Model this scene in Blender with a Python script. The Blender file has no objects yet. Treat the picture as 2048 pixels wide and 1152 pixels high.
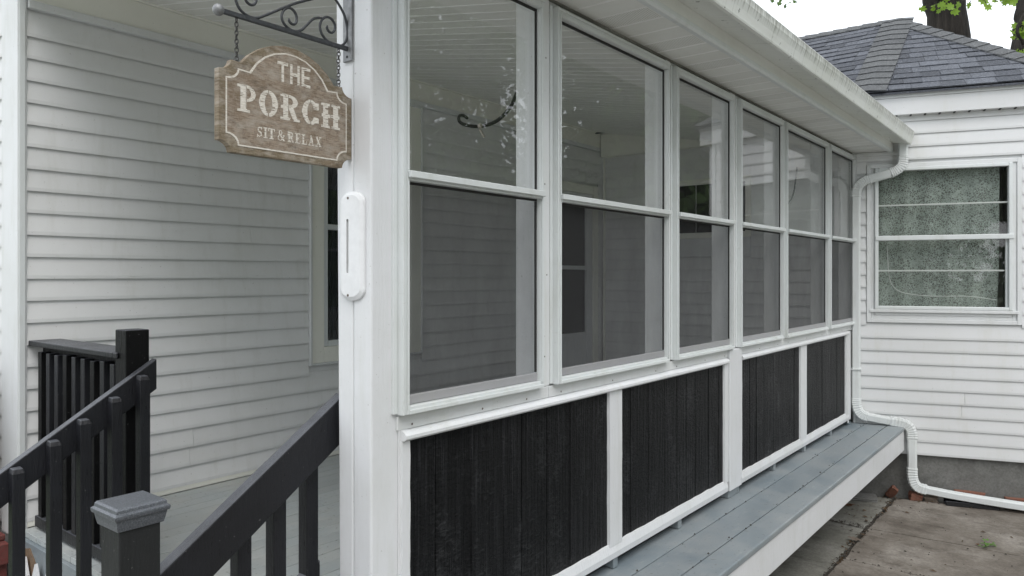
import bpy, bmesh, math, random
import numpy as np
from mathutils import Vector, Matrix, noise
R = random.Random(7)
rad = math.radians
S = bpy.context.scene
COL = S.collection

# ------------------------------------------------------------------ camera
cam = bpy.data.cameras.new("camera"); co = bpy.data.objects.new("camera", cam); COL.objects.link(co)
co.location = (0, 0, 1.73); co.rotation_euler = (rad(90), 0, rad(38.113))
cam.sensor_width = 36; cam.lens = 26.016; cam.shift_y = -24 / 2048
cam.clip_start = 0.02; cam.clip_end = 600
S.camera = co
# ------------------------------------------------------------------ world, sun, exposure
SUN_EL, SUN_AZ = rad(56), rad(128)          # azimuth clockwise from +Y: sun behind the camera to the right
w = bpy.data.worlds.new("World"); S.world = w; w.use_nodes = True
nt = w.node_tree; nt.nodes.clear()
sky = nt.nodes.new("ShaderNodeTexSky"); sky.sky_type = 'NISHITA'; sky.sun_disc = False
sky.sun_elevation = SUN_EL; sky.sun_rotation = SUN_AZ; sky.air_density = 1.0; sky.dust_density = 4.0; sky.ozone_density = 1.0
mixw = nt.nodes.new("ShaderNodeMix"); mixw.data_type = 'RGBA'; mixw.inputs[0].default_value = 0.82
nt.links.new(sky.outputs[0], mixw.inputs[6]); mixw.inputs[7].default_value = (9.25, 9.6, 10.0, 1)   # the even grey-white of a clouded sky
bg = nt.nodes.new("ShaderNodeBackground"); bg.inputs[1].default_value = 0.12
wo = nt.nodes.new("ShaderNodeOutputWorld")
nt.links.new(mixw.outputs[2], bg.inputs[0]); nt.links.new(bg.outputs[0], wo.inputs[0])
sl = bpy.data.lights.new("sun", 'SUN'); sl.energy = 0.8; sl.angle = rad(35); sl.color = (1, .98, .955)
so = bpy.data.objects.new("sun", sl); COL.objects.link(so)
sd = Vector((math.sin(SUN_AZ) * math.cos(SUN_EL), math.cos(SUN_AZ) * math.cos(SUN_EL), math.sin(SUN_EL)))
so.rotation_euler = (-sd).to_track_quat('-Z', 'Y').to_euler()
S.view_settings.view_transform = 'Standard'; S.view_settings.look = 'None'
S.view_settings.exposure = 0.68; S.view_settings.gamma = 1; S.view_settings.use_curve_mapping = False

# ------------------------------------------------------------------ material helpers
def new_mat(name):
    m = bpy.data.materials.new(name); m.use_nodes = True
    n = m.node_tree.nodes; l = m.node_tree.links
    b = n["Principled BSDF"]
    return m, n, l, b
def pos(n, l, scale=(1, 1, 1), obj=False):
    mp = n.new("ShaderNodeMapping"); mp.inputs[3].default_value = scale
    if obj:
        tc = n.new("ShaderNodeTexCoord"); l.new(tc.outputs['Object'], mp.inputs[0])
    else:
        g = n.new("ShaderNodeNewGeometry"); l.new(g.outputs['Position'], mp.inputs[0])
    return mp.outputs[0]
def ntex(n, l, vec, scale, detail=4, rough=.6):
    t = n.new("ShaderNodeTexNoise"); t.inputs['Scale'].default_value = scale
    t.inputs['Detail'].default_value = detail; t.inputs['Roughness'].default_value = rough
    l.new(vec, t.inputs['Vector']); return t.outputs[0]
def ramp(n, l, fac, stops):
    r = n.new("ShaderNodeValToRGB"); e = r.color_ramp.elements
    while len(e) < len(stops): e.new(.5)
    for i, (p, c) in enumerate(stops):
        e[i].position = p; e[i].color = (*c, 1) if len(c) == 3 else c
    l.new(fac, r.inputs[0]); return r.outputs[0]
def mix(n, l, fac, a, b, mode='MIX'):
    m = n.new("ShaderNodeMix"); m.data_type = 'RGBA'; m.blend_type = mode
    for s, v in ((0, fac), (6, a), (7, b)):
        if hasattr(v, 'is_linked'): l.new(v, m.inputs[s])
        elif s == 0: m.inputs[0].default_value = v
        else: m.inputs[s].default_value = (*v, 1)
    return m.outputs[2]
def math_(n, l, op, a, b=0.0):
    m = n.new("ShaderNodeMath"); m.operation = op
    for i, v in enumerate((a, b)):
        if hasattr(v, 'is_linked'): l.new(v, m.inputs[i])
        else: m.inputs[i].default_value = v
    return m.outputs[0]
def bump(n, l, b, h, strength=.3, dist=.003):
    bp = n.new("ShaderNodeBump"); bp.inputs['Strength'].default_value = strength; bp.inputs['Distance'].default_value = dist
    l.new(h, bp.inputs['Height']); l.new(bp.outputs[0], b.inputs['Normal'])
def rnd(n):
    return n.new("ShaderNodeObjectInfo").outputs['Random']
G = lambda v: (v, v, v)

def painted(name, col, dirt=(.35, .34, .30), dirt_amt=.35, rough=.5, grain=(6, 6, 1.2), bstr=.25, spots=True, spec=.4):
    m, n, l, b = new_mat(name)
    big = ntex(n, l, pos(n, l), 2.3, 5, .65)
    f = ramp(n, l, big, [(.45, G(0)), (.78, G(dirt_amt))])
    c = mix(n, l, f, col, dirt)
    if 'siding' in name or 'white' in name:
        stn = ntex(n, l, pos(n, l, (5, 5, .8)), 2.5, 6, .7)
        c = mix(n, l, ramp(n, l, stn, [(.52, G(0)), (.72, G(.30))]), c, dirt)
        sc = ntex(n, l, pos(n, l, (3, 3, 14)), 6, 5, .75)
        c = mix(n, l, ramp(n, l, sc, [(.62, G(0)), (.70, G(.22))]), c, dirt)
    if spots:
        sp = ntex(n, l, pos(n, l), 95, 2, .5)
        sf = ramp(n, l, sp, [(.72, G(0)), (.78, G(.45))])
        c = mix(n, l, sf, c, (.22, .2, .17))
    vr = math_(n, l, 'MULTIPLY_ADD', rnd(n), .05); 
    c2 = n.new("ShaderNodeHueSaturation"); l.new(c, c2.inputs['Color'])
    va = math_(n, l, 'MULTIPLY', rnd(n), .07); va = math_(n, l, 'ADD', va, .965); l.new(va, c2.inputs['Value'])
    l.new(c2.outputs[0], b.inputs['Base Color'])
    gr = ntex(n, l, pos(n, l, grain), 22, 6, .7)
    bump(n, l, b, gr, bstr, .002)
    b.inputs['Roughness'].default_value = rough; b.inputs['Specular IOR Level'].default_value = spec
    return m

M = {}
M['white_wood'] = painted("white_painted_wood", (.71, .72, .735), dirt=(.50, .51, .46), dirt_amt=.28, rough=.42, grain=(4, 4, .5), bstr=1.0)
M['white_trim'] = painted("white_trim", (.70, .715, .72), dirt=(.48, .49, .43), dirt_amt=.30, rough=.45, grain=(5, 1, 5), bstr=.4)
M['alum'] = painted("white_aluminium", (.70, .73, .73), dirt=(.42, .42, .36), dirt_amt=.22, rough=.35, grain=(1, 1, 1), bstr=.05, spots=False)
M['siding_grey'] = painted("grey_vinyl_siding", (.76, .765, .765), dirt=(.58, .58, .54), dirt_amt=.3, rough=.5, grain=(4, .5, 9), bstr=.15)
M['siding_white'] = painted("white_vinyl_siding", (.69, .70, .705), dirt=(.55, .55, .48), dirt_amt=.2, rough=.5, grain=(.5, .5, 9), bstr=.12)
M['cream'] = painted("cream_trim", (.84, .84, .77), dirt=(.62, .60, .53), dirt_amt=.3, rough=.5, bstr=.2)
M['soffit'] = painted("soffit_vinyl", (.80, .81, .78), dirt=(.52, .50, .44), dirt_amt=.3, rough=.55, grain=(2, 2, 2), bstr=.1)
def mat_vent():
    m = M['soffit'].copy(); m.name = "vented_soffit"; n, l = m.node_tree.nodes, m.node_tree.links; b = n["Principled BSDF"]
    v = pos(n, l, (1, 1, 0)); vo = n.new("ShaderNodeTexVoronoi"); vo.inputs['Scale'].default_value = 110; vo.inputs['Randomness'].default_value = 0; l.new(v, vo.inputs['Vector'])
    src = b.inputs['Base Color'].links[0].from_socket
    l.new(mix(n, l, ramp(n, l, vo.outputs['Distance'], [(.16, G(.75)), (.24, G(0))]), src, (.08, .08, .07)), b.inputs['Base Color']); return m
M['soffit_vent'] = mat_vent()
M['ceiling'] = painted("ceiling_vinyl", (.80, .805, .76), dirt=(.56, .55, .50), dirt_amt=.3, rough=.55, grain=(2, 2, 2), bstr=.1)
M['lit_seam'] = painted("painted_lit_seam", (.92, .92, .91), dirt_amt=.1, rough=.5, grain=(2, 2, 2), bstr=.05, spots=False)  # paler colour paints in the light caught by the groove flanges
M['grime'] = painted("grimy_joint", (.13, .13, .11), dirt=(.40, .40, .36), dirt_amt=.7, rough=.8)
M['dark'] = painted("dark_gap", (.03, .03, .03), dirt_amt=.0, rough=.8)
M['sash_grey'] = painted("grey_sash_rail", (.33, .33, .34), dirt_amt=.2, rough=.35, grain=(1, 1, 1), bstr=.05, spots=False)

def mat_charcoal(name, col, hi, rough, spec=.38):
    m, n, l, b = new_mat(name)
    v = pos(n, l, (9, 9, 1.2)); g = ntex(n, l, v, 14, 6, .7)
    wv = ntex(n, l, pos(n, l), 5, 4, .6)
    c = mix(n, l, ramp(n, l, wv, [(.4, G(0)), (.7, G(.6))]), col, hi)
    sc = ntex(n, l, pos(n, l), 130, 2, .5)
    c = mix(n, l, ramp(n, l, sc, [(.72, G(0)), (.76, G(.5))]), c, (.22, .22, .22))
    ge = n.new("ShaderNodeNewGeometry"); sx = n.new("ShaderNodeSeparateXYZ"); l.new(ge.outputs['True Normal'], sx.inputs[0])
    top_mask = math_(n, l, 'MULTIPLY', ramp(n, l, sx.outputs[2], [(.55, G(0)), (.75, G(1))]), ramp(n, l, wv, [(.3, G(.35)), (.6, G(.95))]))
    c = mix(n, l, top_mask, c, (.10, .105, .118))                 # lighter grey mixed onto the upward faces
    l.new(c, b.inputs['Base Color']); bump(n, l, b, g, .8, .004)
    l.new(ramp(n, l, g, [(.3, G(rough - .12)), (.7, G(rough + .15))]), b.inputs['Roughness'])
    b.inputs['Specular IOR Level'].default_value = spec
    return m
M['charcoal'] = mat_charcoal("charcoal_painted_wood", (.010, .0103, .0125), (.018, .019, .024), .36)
M['black_wood'] = mat_charcoal("black_painted_wood", (.003, .003, .0033), (.007, .007, .0075), .45, .2)
M['newel'] = mat_charcoal("charcoal_post_sleeve", (.017, .018, .0185), (.025, .027, .027), .5, .3)
M['black_cover'] = mat_charcoal("black_plastic", (.008, .008, .009), (.015, .015, .016), .3)

def mat_panel():
    m, n, l, b = new_mat("black_rough_sawn_board")
    g1 = ntex(n, l, pos(n, l, (20, 20, .7)), 4.0, 6, .72)      # vertical grain
    g2 = ntex(n, l, pos(n, l, (9, 9, 20)), 4.5, 4, .7)          # cross saw nicks
    g3 = ntex(n, l, pos(n, l, (3, 3, 1.5)), 2.2, 3, .6)
    h = math_(n, l, 'ADD', math_(n, l, 'MULTIPLY', g1, 1.2), math_(n, l, 'MULTIPLY', g2, 1.0))
    c = ramp(n, l, g1, [(.38, (.003, .003, .0033)), (.52, (.007, .007, .0075)), (.62, (.022, .022, .024)), (.72, (.05, .05, .053))])
    k = ramp(n, l, math_(n, l, 'MULTIPLY', g2, g3), [(.28, G(0)), (.38, G(.75))])
    c = mix(n, l, k, c, (.045, .046, .048))
    sp = ntex(n, l, pos(n, l), 75, 1, .5)
    c = mix(n, l, ramp(n, l, sp, [(.80, G(0)), (.84, G(.5))]), c, (.12, .12, .12))
    hs = n.new("ShaderNodeHueSaturation"); l.new(c, hs.inputs['Color'])
    l.new(math_(n, l, 'ADD', math_(n, l, 'MULTIPLY', rnd(n), .5), .75), hs.inputs['Value'])
    l.new(hs.outputs[0], b.inputs['Base Color']); bump(n, l, b, h, 1.0, .022)
    b.inputs['Roughness'].default_value = .40; b.inputs['Specular IOR Level'].default_value = .15
    return m
M['panel'] = mat_panel()

def mat_deck(name, c1, c2):
    m, n, l, b = new_mat(name)
    g = ntex(n, l, pos(n, l, (14, 1.0, 14)), 9, 6, .7)
    big = ntex(n, l, pos(n, l), 3.2, 5, .65)
    c = mix(n, l, ramp(n, l, big, [(.35, G(0)), (.7, G(1))]), c1, c2)
    c = mix(n, l, ramp(n, l, g, [(.55, G(0)), (.8, G(.25))]), c, (.16, .17, .16))
    sp = ntex(n, l, pos(n, l), 60, 2, .5)
    c = mix(n, l, ramp(n, l, sp, [(.66, G(0)), (.72, G(.6))]), c, (.12, .115, .10))
    sc = ntex(n, l, pos(n, l, (5, 2, 5)), 4, 7, .78)
    c = mix(n, l, ramp(n, l, sc, [(.58, G(0)), (.70, G(.4))]), c, (.40, .41, .40))
    rn = rnd(n); hs = n.new("ShaderNodeHueSaturation"); l.new(c, hs.inputs['Color'])
    l.new(math_(n, l, 'ADD', math_(n, l, 'MULTIPLY', rn, .14), .93), hs.inputs['Value'])
    l.new(hs.outputs[0], b.inputs['Base Color']); bump(n, l, b, g, .35, .002)
    l.new(ramp(n, l, big, [(.3, G(.32)), (.7, G(.55))]), b.inputs['Roughness'])
    return m
M['deck'] = mat_deck("blue_grey_deck_paint", (.185, .222, .245), (.285, .305, .31))
M['floor'] = mat_deck("grey_porch_floor_paint", (.36, .395, .40), (.44, .45, .43))

def mat_gutter():
    m, n, l, b = new_mat("stained_white_gutter")
    st = ntex(n, l, pos(n, l, (1, 22, 1.2)), 3, 5, .7)
    geo = n.new("ShaderNodeNewGeometry"); sx = n.new("ShaderNodeSeparateXYZ"); l.new(geo.outputs['Position'], sx.inputs[0])
    mr = n.new("ShaderNodeMapRange"); l.new(sx.outputs[2], mr.inputs[0])
    mr.inputs[1].default_value = 2.848; mr.inputs[2].default_value = 2.775; mr.inputs[3].default_value = .30; mr.inputs[4].default_value = 0
    f = math_(n, l, 'ADD', st, mr.outputs[0])
    big = ntex(n, l, pos(n, l), 2, 4, .6)
    c = mix(n, l, ramp(n, l, big, [(.4, G(0)), (.7, G(.35))]), (.76, .78, .75), (.50, .52, .42))
    c = mix(n, l, ramp(n, l, f, [(.58, G(0)), (.80, G(.70))]), c, (.13, .13, .10))
    sp = ntex(n, l, pos(n, l, (1, 1, 1)), 38, 2, .5)
    c = mix(n, l, ramp(n, l, sp, [(.70, G(0)), (.74, G(.8))]), c, (.04, .04, .03))
    l.new(c, b.inputs['Base Color']); b.inputs['Roughness'].default_value = .4
    return m
M['gutter'] = mat_gutter()

def mat_concrete(name, cols, bs=.6):
    m, n, l, b = new_mat(name)
    a = ntex(n, l, pos(n, l), 1.6, 8, .7); f = ntex(n, l, pos(n, l), 60, 5, .7); d = ntex(n, l, pos(n, l, (1, 1.6, 1)), 5, 7, .75)
    c = ramp(n, l, a, [(.33, cols[0]), (.5, cols[1]), (.66, cols[2])])
    c = mix(n, l, ramp(n, l, d, [(.5, G(0)), (.68, G(.7))]), c, cols[3])
    c = mix(n, l, ramp(n, l, f, [(.3, G(.5)), (.6, G(0))]), c, (.07, .065, .055))
    hs = n.new("ShaderNodeHueSaturation"); l.new(c, hs.inputs['Color'])
    l.new(math_(n, l, 'ADD', math_(n, l, 'MULTIPLY', rnd(n), .2), .88), hs.inputs['Value'])
    l.new(hs.outputs[0], b.inputs['Base Color']); b.inputs['Roughness'].default_value = .85
    bump(n, l, b, math_(n, l, 'ADD', f, d), bs, .004)
    return m
M['concrete'] = mat_concrete("weathered_concrete", [(.085, .069, .054), (.175, .153, .128), (.285, .260, .228), (.058, .044, .033)])
M['concrete_old'] = mat_concrete("mossy_concrete", [(.15, .15, .125), (.24, .235, .205), (.34, .335, .31), (.06, .06, .048)])
M['bounce'] = mat_concrete("pale_bounce_ground", [(.46, .45, .43), (.54, .53, .51), (.60, .59, .57), (.40, .39, .37)])  # pale unseen ground, added to bounce light up under the porch roof
M['foundation'] = mat_concrete("grey_foundation", [(.12, .12, .115), (.17, .17, .16), (.22, .22, .21), (.08, .08, .075)], .3)
M['soil'] = mat_concrete("dark_soil", [(.03, .025, .02), (.045, .038, .03), (.06, .05, .04), (.02, .018, .012)], 1)
M['grass'] = mat_concrete("grass_ground", [(.04, .07, .02), (.06, .10, .03), (.09, .13, .04), (.03, .05, .015)], 1)
M['brick'] = mat_concrete("red_brick", [(.16, .06, .038), (.21, .08, .05), (.25, .11, .075), (.09, .045, .03)])
M['stone'] = mat_concrete("brown_stone", [(.12, .10, .08), (.17, .13, .10), (.2, .16, .13), (.08, .06, .05)])
M['slate'] = mat_concrete("grey_slab", [(.18, .18, .17), (.22, .22, .21), (.27, .27, .26), (.12, .12, .11)])
M['red_paint'] = mat_concrete("maroon_painted_brick", [(.13, .03, .03), (.16, .04, .035), (.2, .05, .045), (.08, .02, .02)], .4)
M['rot_wood'] = mat_concrete("rotten_brown_wood", [(.13, .08, .045), (.2, .13, .08), (.25, .17, .1), (.05, .03, .02)], 1)

def mat_shingle(name, c1, c2):
    m, n, l, b = new_mat(name)
    f = ntex(n, l, pos(n, l), 70, 4, .85); g = ntex(n, l, pos(n, l), 14, 4, .6)
    c = mix(n, l, rnd(n), c1, c2)
    c = mix(n, l, ramp(n, l, f, [(.32, G(.75)), (.52, G(0))]), c, (.02, .02, .022))
    c = mix(n, l, ramp(n, l, f, [(.55, G(0)), (.72, G(.6))]), c, (.36, .37, .39))
    c = mix(n, l, ramp(n, l, g, [(.4, G(0)), (.7, G(.25))]), c, (.05, .05, .05))
    l.new(c, b.inputs['Base Color']); b.inputs['Roughness'].default_value = .9
    bump(n, l, b, f, .6, .003); return m
M['shingle'] = mat_shingle("blue_grey_shingle", (.052, .058, .072), (.125, .136, .16))
M['cap'] = mat_shingle("grey_cap_shingle", (.085, .090, .095), (.122, .128, .131))

def mat_iron():
    m, n, l, b = new_mat("black_iron")
    f = ntex(n, l, pos(n, l), 90, 4, .7)
    l.new(ramp(n, l, f, [(.3, (.035, .037, .042)), (.6, (.06, .064, .07)), (.75, (.12, .12, .125))]), b.inputs['Base Color'])
    b.inputs['Metallic'].default_value = .35; b.inputs['Roughness'].default_value = .5; bump(n, l, b, f, .3, .001); return m
M['iron'] = mat_iron()
def mat_plate():
    m, n, l, b = new_mat("grey_steel_plate")
    f = ntex(n, l, pos(n, l), 30, 4, .7)
    l.new(ramp(n, l, f, [(.3, (.16, .165, .17)), (.7, (.30, .305, .31))]), b.inputs['Base Color'])
    b.inputs['Metallic'].default_value = .4; b.inputs['Roughness'].default_value = .5; return m
M['steel'] = mat_plate()
def mat_capmetal():
    m, n, l, b = new_mat("hammered_grey_cap")
    f = ntex(n, l, pos(n, l), 330, 3, .6); g = ntex(n, l, pos(n, l), 9, 4, .6)
    l.new(ramp(n, l, f, [(.35, (.07, .075, .085)), (.55, (.12, .13, .145)), (.7, (.17, .185, .205))]), b.inputs['Base Color'])
    l.new(ramp(n, l, g, [(.3, G(.3)), (.7, G(.55))]), b.inputs['Roughness']); b.inputs['Metallic'].default_value = .25
    bump(n, l, b, f, .18, .001); return m
M['postcap'] = mat_capmetal()

def mat_signwood(name, c1, c2, c3):
    m, n, l, b = new_mat(name)
    g = ntex(n, l, pos(n, l, (1, 5, 60)), 9, 6, .7)      # long horizontal grain
    wv = ntex(n, l, pos(n, l, (1, 90, 10)), 7, 3, .6)    # fine cross saw marks
    big = ntex(n, l, pos(n, l), 9, 4, .6)
    c = ramp(n, l, g, [(.32, c3), (.48, c1), (.64, c2)])
    c = mix(n, l, ramp(n, l, wv, [(.5, G(0)), (.7, G(.65))]), c, c2)
    c = mix(n, l, ramp(n, l, wv, [(.25, G(.5)), (.42, G(0))]), c, c3)
    c = mix(n, l, ramp(n, l, big, [(.5, G(0)), (.68, G(.6))]), c, (.17, .12, .075))
    pale = ntex(n, l, pos(n, l, (1, 6, 14)), 3.2, 6, .75)
    c = mix(n, l, ramp(n, l, pale, [(.46, G(0)), (.64, G(.7))]), c, (.42, .38, .325))
    stain = ntex(n, l, pos(n, l, (1, 5, 9)), 4.1, 5, .7)
    c = mix(n, l, ramp(n, l, stain, [(.55, G(0)), (.70, G(.65))]), c, (.075, .052, .036))
    l.new(c, b.inputs['Base Color']); b.inputs['Roughness'].default_value = .8
    bump(n, l, b, math_(n, l, 'ADD', g, wv), .7, .002); return m
M['sign'] = mat_signwood("weathered_sign_wood", (.26, .20, .145), (.39, .32, .255), (.10, .072, .05))
M['sign_edge'] = mat_signwood("mossy_sign_edge", (.19, .15, .098), (.29, .235, .165), (.085, .07, .04))
def mat_letter():
    m, n, l, b = new_mat("worn_white_lettering")
    g = ntex(n, l, pos(n, l, (1, 8, 90)), 10, 5, .7)
    l.new(ramp(n, l, g, [(.36, (.40, .33, .26)), (.48, (.68, .64, .57)), (.7, (.80, .77, .72))]), b.inputs['Base Color'])
    b.inputs['Roughness'].default_value = .8; return m
M['letter'] = mat_letter()

def mat_glass(name, dust, ior=1.52, dustcol=(.5, .52, .5)):
    m, n, l, b = new_mat(name); n.remove(b)
    out = n["Material Output"]
    tr = n.new("ShaderNodeBsdfTransparent"); gl = n.new("ShaderNodeBsdfGlossy"); gl.inputs['Roughness'].default_value = .0
    di = n.new("ShaderNodeBsdfDiffuse"); di.inputs[0].default_value = (*dustcol, 1)
    geo = n.new("ShaderNodeNewGeometry")
    iorv = n.new("ShaderNodeMapRange"); l.new(geo.outputs['Backfacing'], iorv.inputs[0])
    iorv.inputs[3].default_value = ior; iorv.inputs[4].default_value = 1 / ior
    fr = n.new("ShaderNodeFresnel"); l.new(iorv.outputs[0], fr.inputs['IOR'])
    mx = n.new("ShaderNodeMixShader"); l.new(fr.outputs[0], mx.inputs[0]); l.new(tr.outputs[0], mx.inputs[1]); l.new(gl.outputs[0], mx.inputs[2])
    sm = ntex(n, l, pos(n, l, (1, 3, 1)), 3.5, 5, .7); fl = ntex(n, l, pos(n, l), 170, 2, .5)
    d = math_(n, l, 'ADD', math_(n, l, 'MULTIPLY', ramp(n, l, sm, [(.35, G(.3)), (.7, G(1))]), dust),
              ramp(n, l, fl, [(.74, G(0)), (.78, G(.25))]))
    mx2 = n.new("ShaderNodeMixShader"); l.new(d, mx2.inputs[0]); l.new(mx.outputs[0], mx2.inputs[1]); l.new(di.outputs[0], mx2.inputs[2])
    l.new(mx2.outputs[0], out.inputs[0]); return m
M['glass'] = mat_glass("dusty_window_glass", .009)
M['glass_dark'] = mat_glass("house_window_glass", .006)
def mat_screen():
    m, n, l, b = new_mat("insect_screen"); out = n["Material Output"]
    b.inputs['Base Color'].default_value = (.016, .015, .017, 1); b.inputs['Roughness'].default_value = .7
    tr = n.new("ShaderNodeBsdfTransparent"); mx = n.new("ShaderNodeMixShader")
    s = ntex(n, l, pos(n, l, (1, 1.6, 1)), 4, 5, .7); f = ntex(n, l, pos(n, l, (1, 160, 160)), 3, 2, .5)
    a = math_(n, l, 'ADD', ramp(n, l, s, [(.3, G(.45)), (.7, G(.54))]), math_(n, l, 'MULTIPLY', f, .03))
    l.new(a, mx.inputs[0]); l.new(tr.outputs[0], mx.inputs[1]); l.new(b.outputs[0], mx.inputs[2]); l.new(mx.outputs[0], out.inputs[0])
    return m
M['screen'] = mat_screen()
def mat_lace():
    m, n, l, b = new_mat("lace_curtain"); out = n["Material Output"]
    b.inputs['Base Color'].default_value = (.37, .43, .385, 1); b.inputs['Roughness'].default_value = .9
    v = pos(n, l)
    dn = n.new("ShaderNodeTexNoise"); dn.inputs['Scale'].default_value = 30; l.new(v, dn.inputs['Vector'])
    vd = n.new("ShaderNodeVectorMath"); vd.operation = 'MULTIPLY_ADD'; l.new(dn.outputs['Color'], vd.inputs[0]); vd.inputs[1].default_value = (.035,) * 3; l.new(v, vd.inputs[2])
    vo = n.new("ShaderNodeTexVoronoi"); vo.inputs['Scale'].default_value = 62; vo.feature = 'DISTANCE_TO_EDGE'; l.new(vd.outputs[0], vo.inputs['Vector'])
    vb = n.new("ShaderNodeTexVoronoi"); vb.inputs['Scale'].default_value = 20; l.new(vd.outputs[0], vb.inputs['Vector'])
    hole = ramp(n, l, vo.outputs['Distance'], [(.07, G(.0)), (.15, G(1))])
    big = ntex(n, l, v, 9, 3, .6)
    where = ramp(n, l, big, [(.36, G(.25)), (.66, G(1))])            # clusters of open mesh between dense flowers
    petal = ramp(n, l, vb.outputs['Distance'], [(.20, G(0)), (.5, G(1))])
    op = math_(n, l, 'MULTIPLY', math_(n, l, 'MULTIPLY', hole, where), petal)
    fine = ramp(n, l, vo.outputs['Distance'], [(.03, G(.86)), (.25, G(.62))])
    a = math_(n, l, 'MAXIMUM', math_(n, l, 'SUBTRACT', fine, math_(n, l, "MULTIPLY", op, .50)), .12)
    tr = n.new("ShaderNodeBsdfTransparent"); mx = n.new("ShaderNodeMixShader")
    l.new(a, mx.inputs[0]); l.new(tr.outputs[0], mx.inputs[1]); l.new(b.outputs[0], mx.inputs[2]); l.new(mx.outputs[0], out.inputs[0])
    return m
M['lace'] = mat_lace()
def mat_leaf(name, c1, c2):
    m, n, l, b = new_mat(name); out = n["Material Output"]
    f = ntex(n, l, pos(n, l), 1.3, 3, .6)
    c = ramp(n, l, f, [(.35, c1), (.65, c2)])
    l.new(c, b.inputs['Base Color']); b.inputs['Roughness'].default_value = .55
    t = n.new("ShaderNodeBsdfTranslucent"); l.new(c, t.inputs[0])
    mx = n.new("ShaderNodeMixShader"); mx.inputs[0].default_value = .45
    l.new(b.outputs[0], mx.inputs[1]); l.new(t.outputs[0], mx.inputs[2]); l.new(mx.outputs[0], out.inputs[0]); return m
M['leaf'] = mat_leaf("tree_leaf", (.06, .12, .022), (.13, .23, .045))
M['leaf_lime'] = mat_leaf("young_leaf", (.22, .36, .04), (.32, .48, .06))
M['weed'] = mat_leaf("weed_leaf", (.10, .22, .04), (.16, .30, .07))
M['dry_leaf'] = mat_leaf("dry_leaf", (.16, .08, .04), (.25, .13, .07))
M['litter'] = mat_leaf("leaf_litter", (.07, .045, .025), (.15, .095, .05))
def mat_bark():
    m, n, l, b = new_mat("dark_bark")
    g = ntex(n, l, pos(n, l, (9, 9, 1.2)), 1.6, 7, .75)
    l.new(ramp(n, l, g, [(.35, (.016, .013, .011)), (.6, (.045, .037, .032)), (.75, (.08, .068, .06))]), b.inputs['Base Color'])
    b.inputs['Roughness'].default_value = .95; bump(n, l, b, g, 1, .06); return m
M['bark'] = mat_bark()
def mat_plain(name, c, rough=.5, metal=0):
    m, n, l, b = new_mat(name)
    f = ntex(n, l, pos(n, l), 40, 3, .6)
    l.new(mix(n, l, f, tuple(x * .82 for x in c), c), b.inputs['Base Color'])
    b.inputs['Roughness'].default_value = rough; b.inputs['Metallic'].default_value = metal; return m
M['white_plastic'] = mat_plain("white_plastic", (.82, .83, .84), .3)
M['slot'] = mat_plain("weathered_slot_board", (.17, .175, .14), .8)
M['hem'] = mat_plain("pale_lace_hem", (.50, .53, .50), .9)
M['rubber'] = mat_plain("black_rubber_hose", (.012, .012, .012), .45)
M['pale_metal'] = mat_plain("pale_fitting", (.45, .41, .36), .4, .3)
M['chain'] = mat_plain("grey_chain_metal", (.08, .078, .075), .5, .4)
M['screw'] = mat_plain("rusty_screw", (.16, .13, .11), .6, .3)
M['room'] = mat_plain("dim_room_wall", (.22, .22, .20), .9)
M['pattern_curtain'] = mat_plain("dark_patterned_curtain", (.035, .042, .05), .9)

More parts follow.
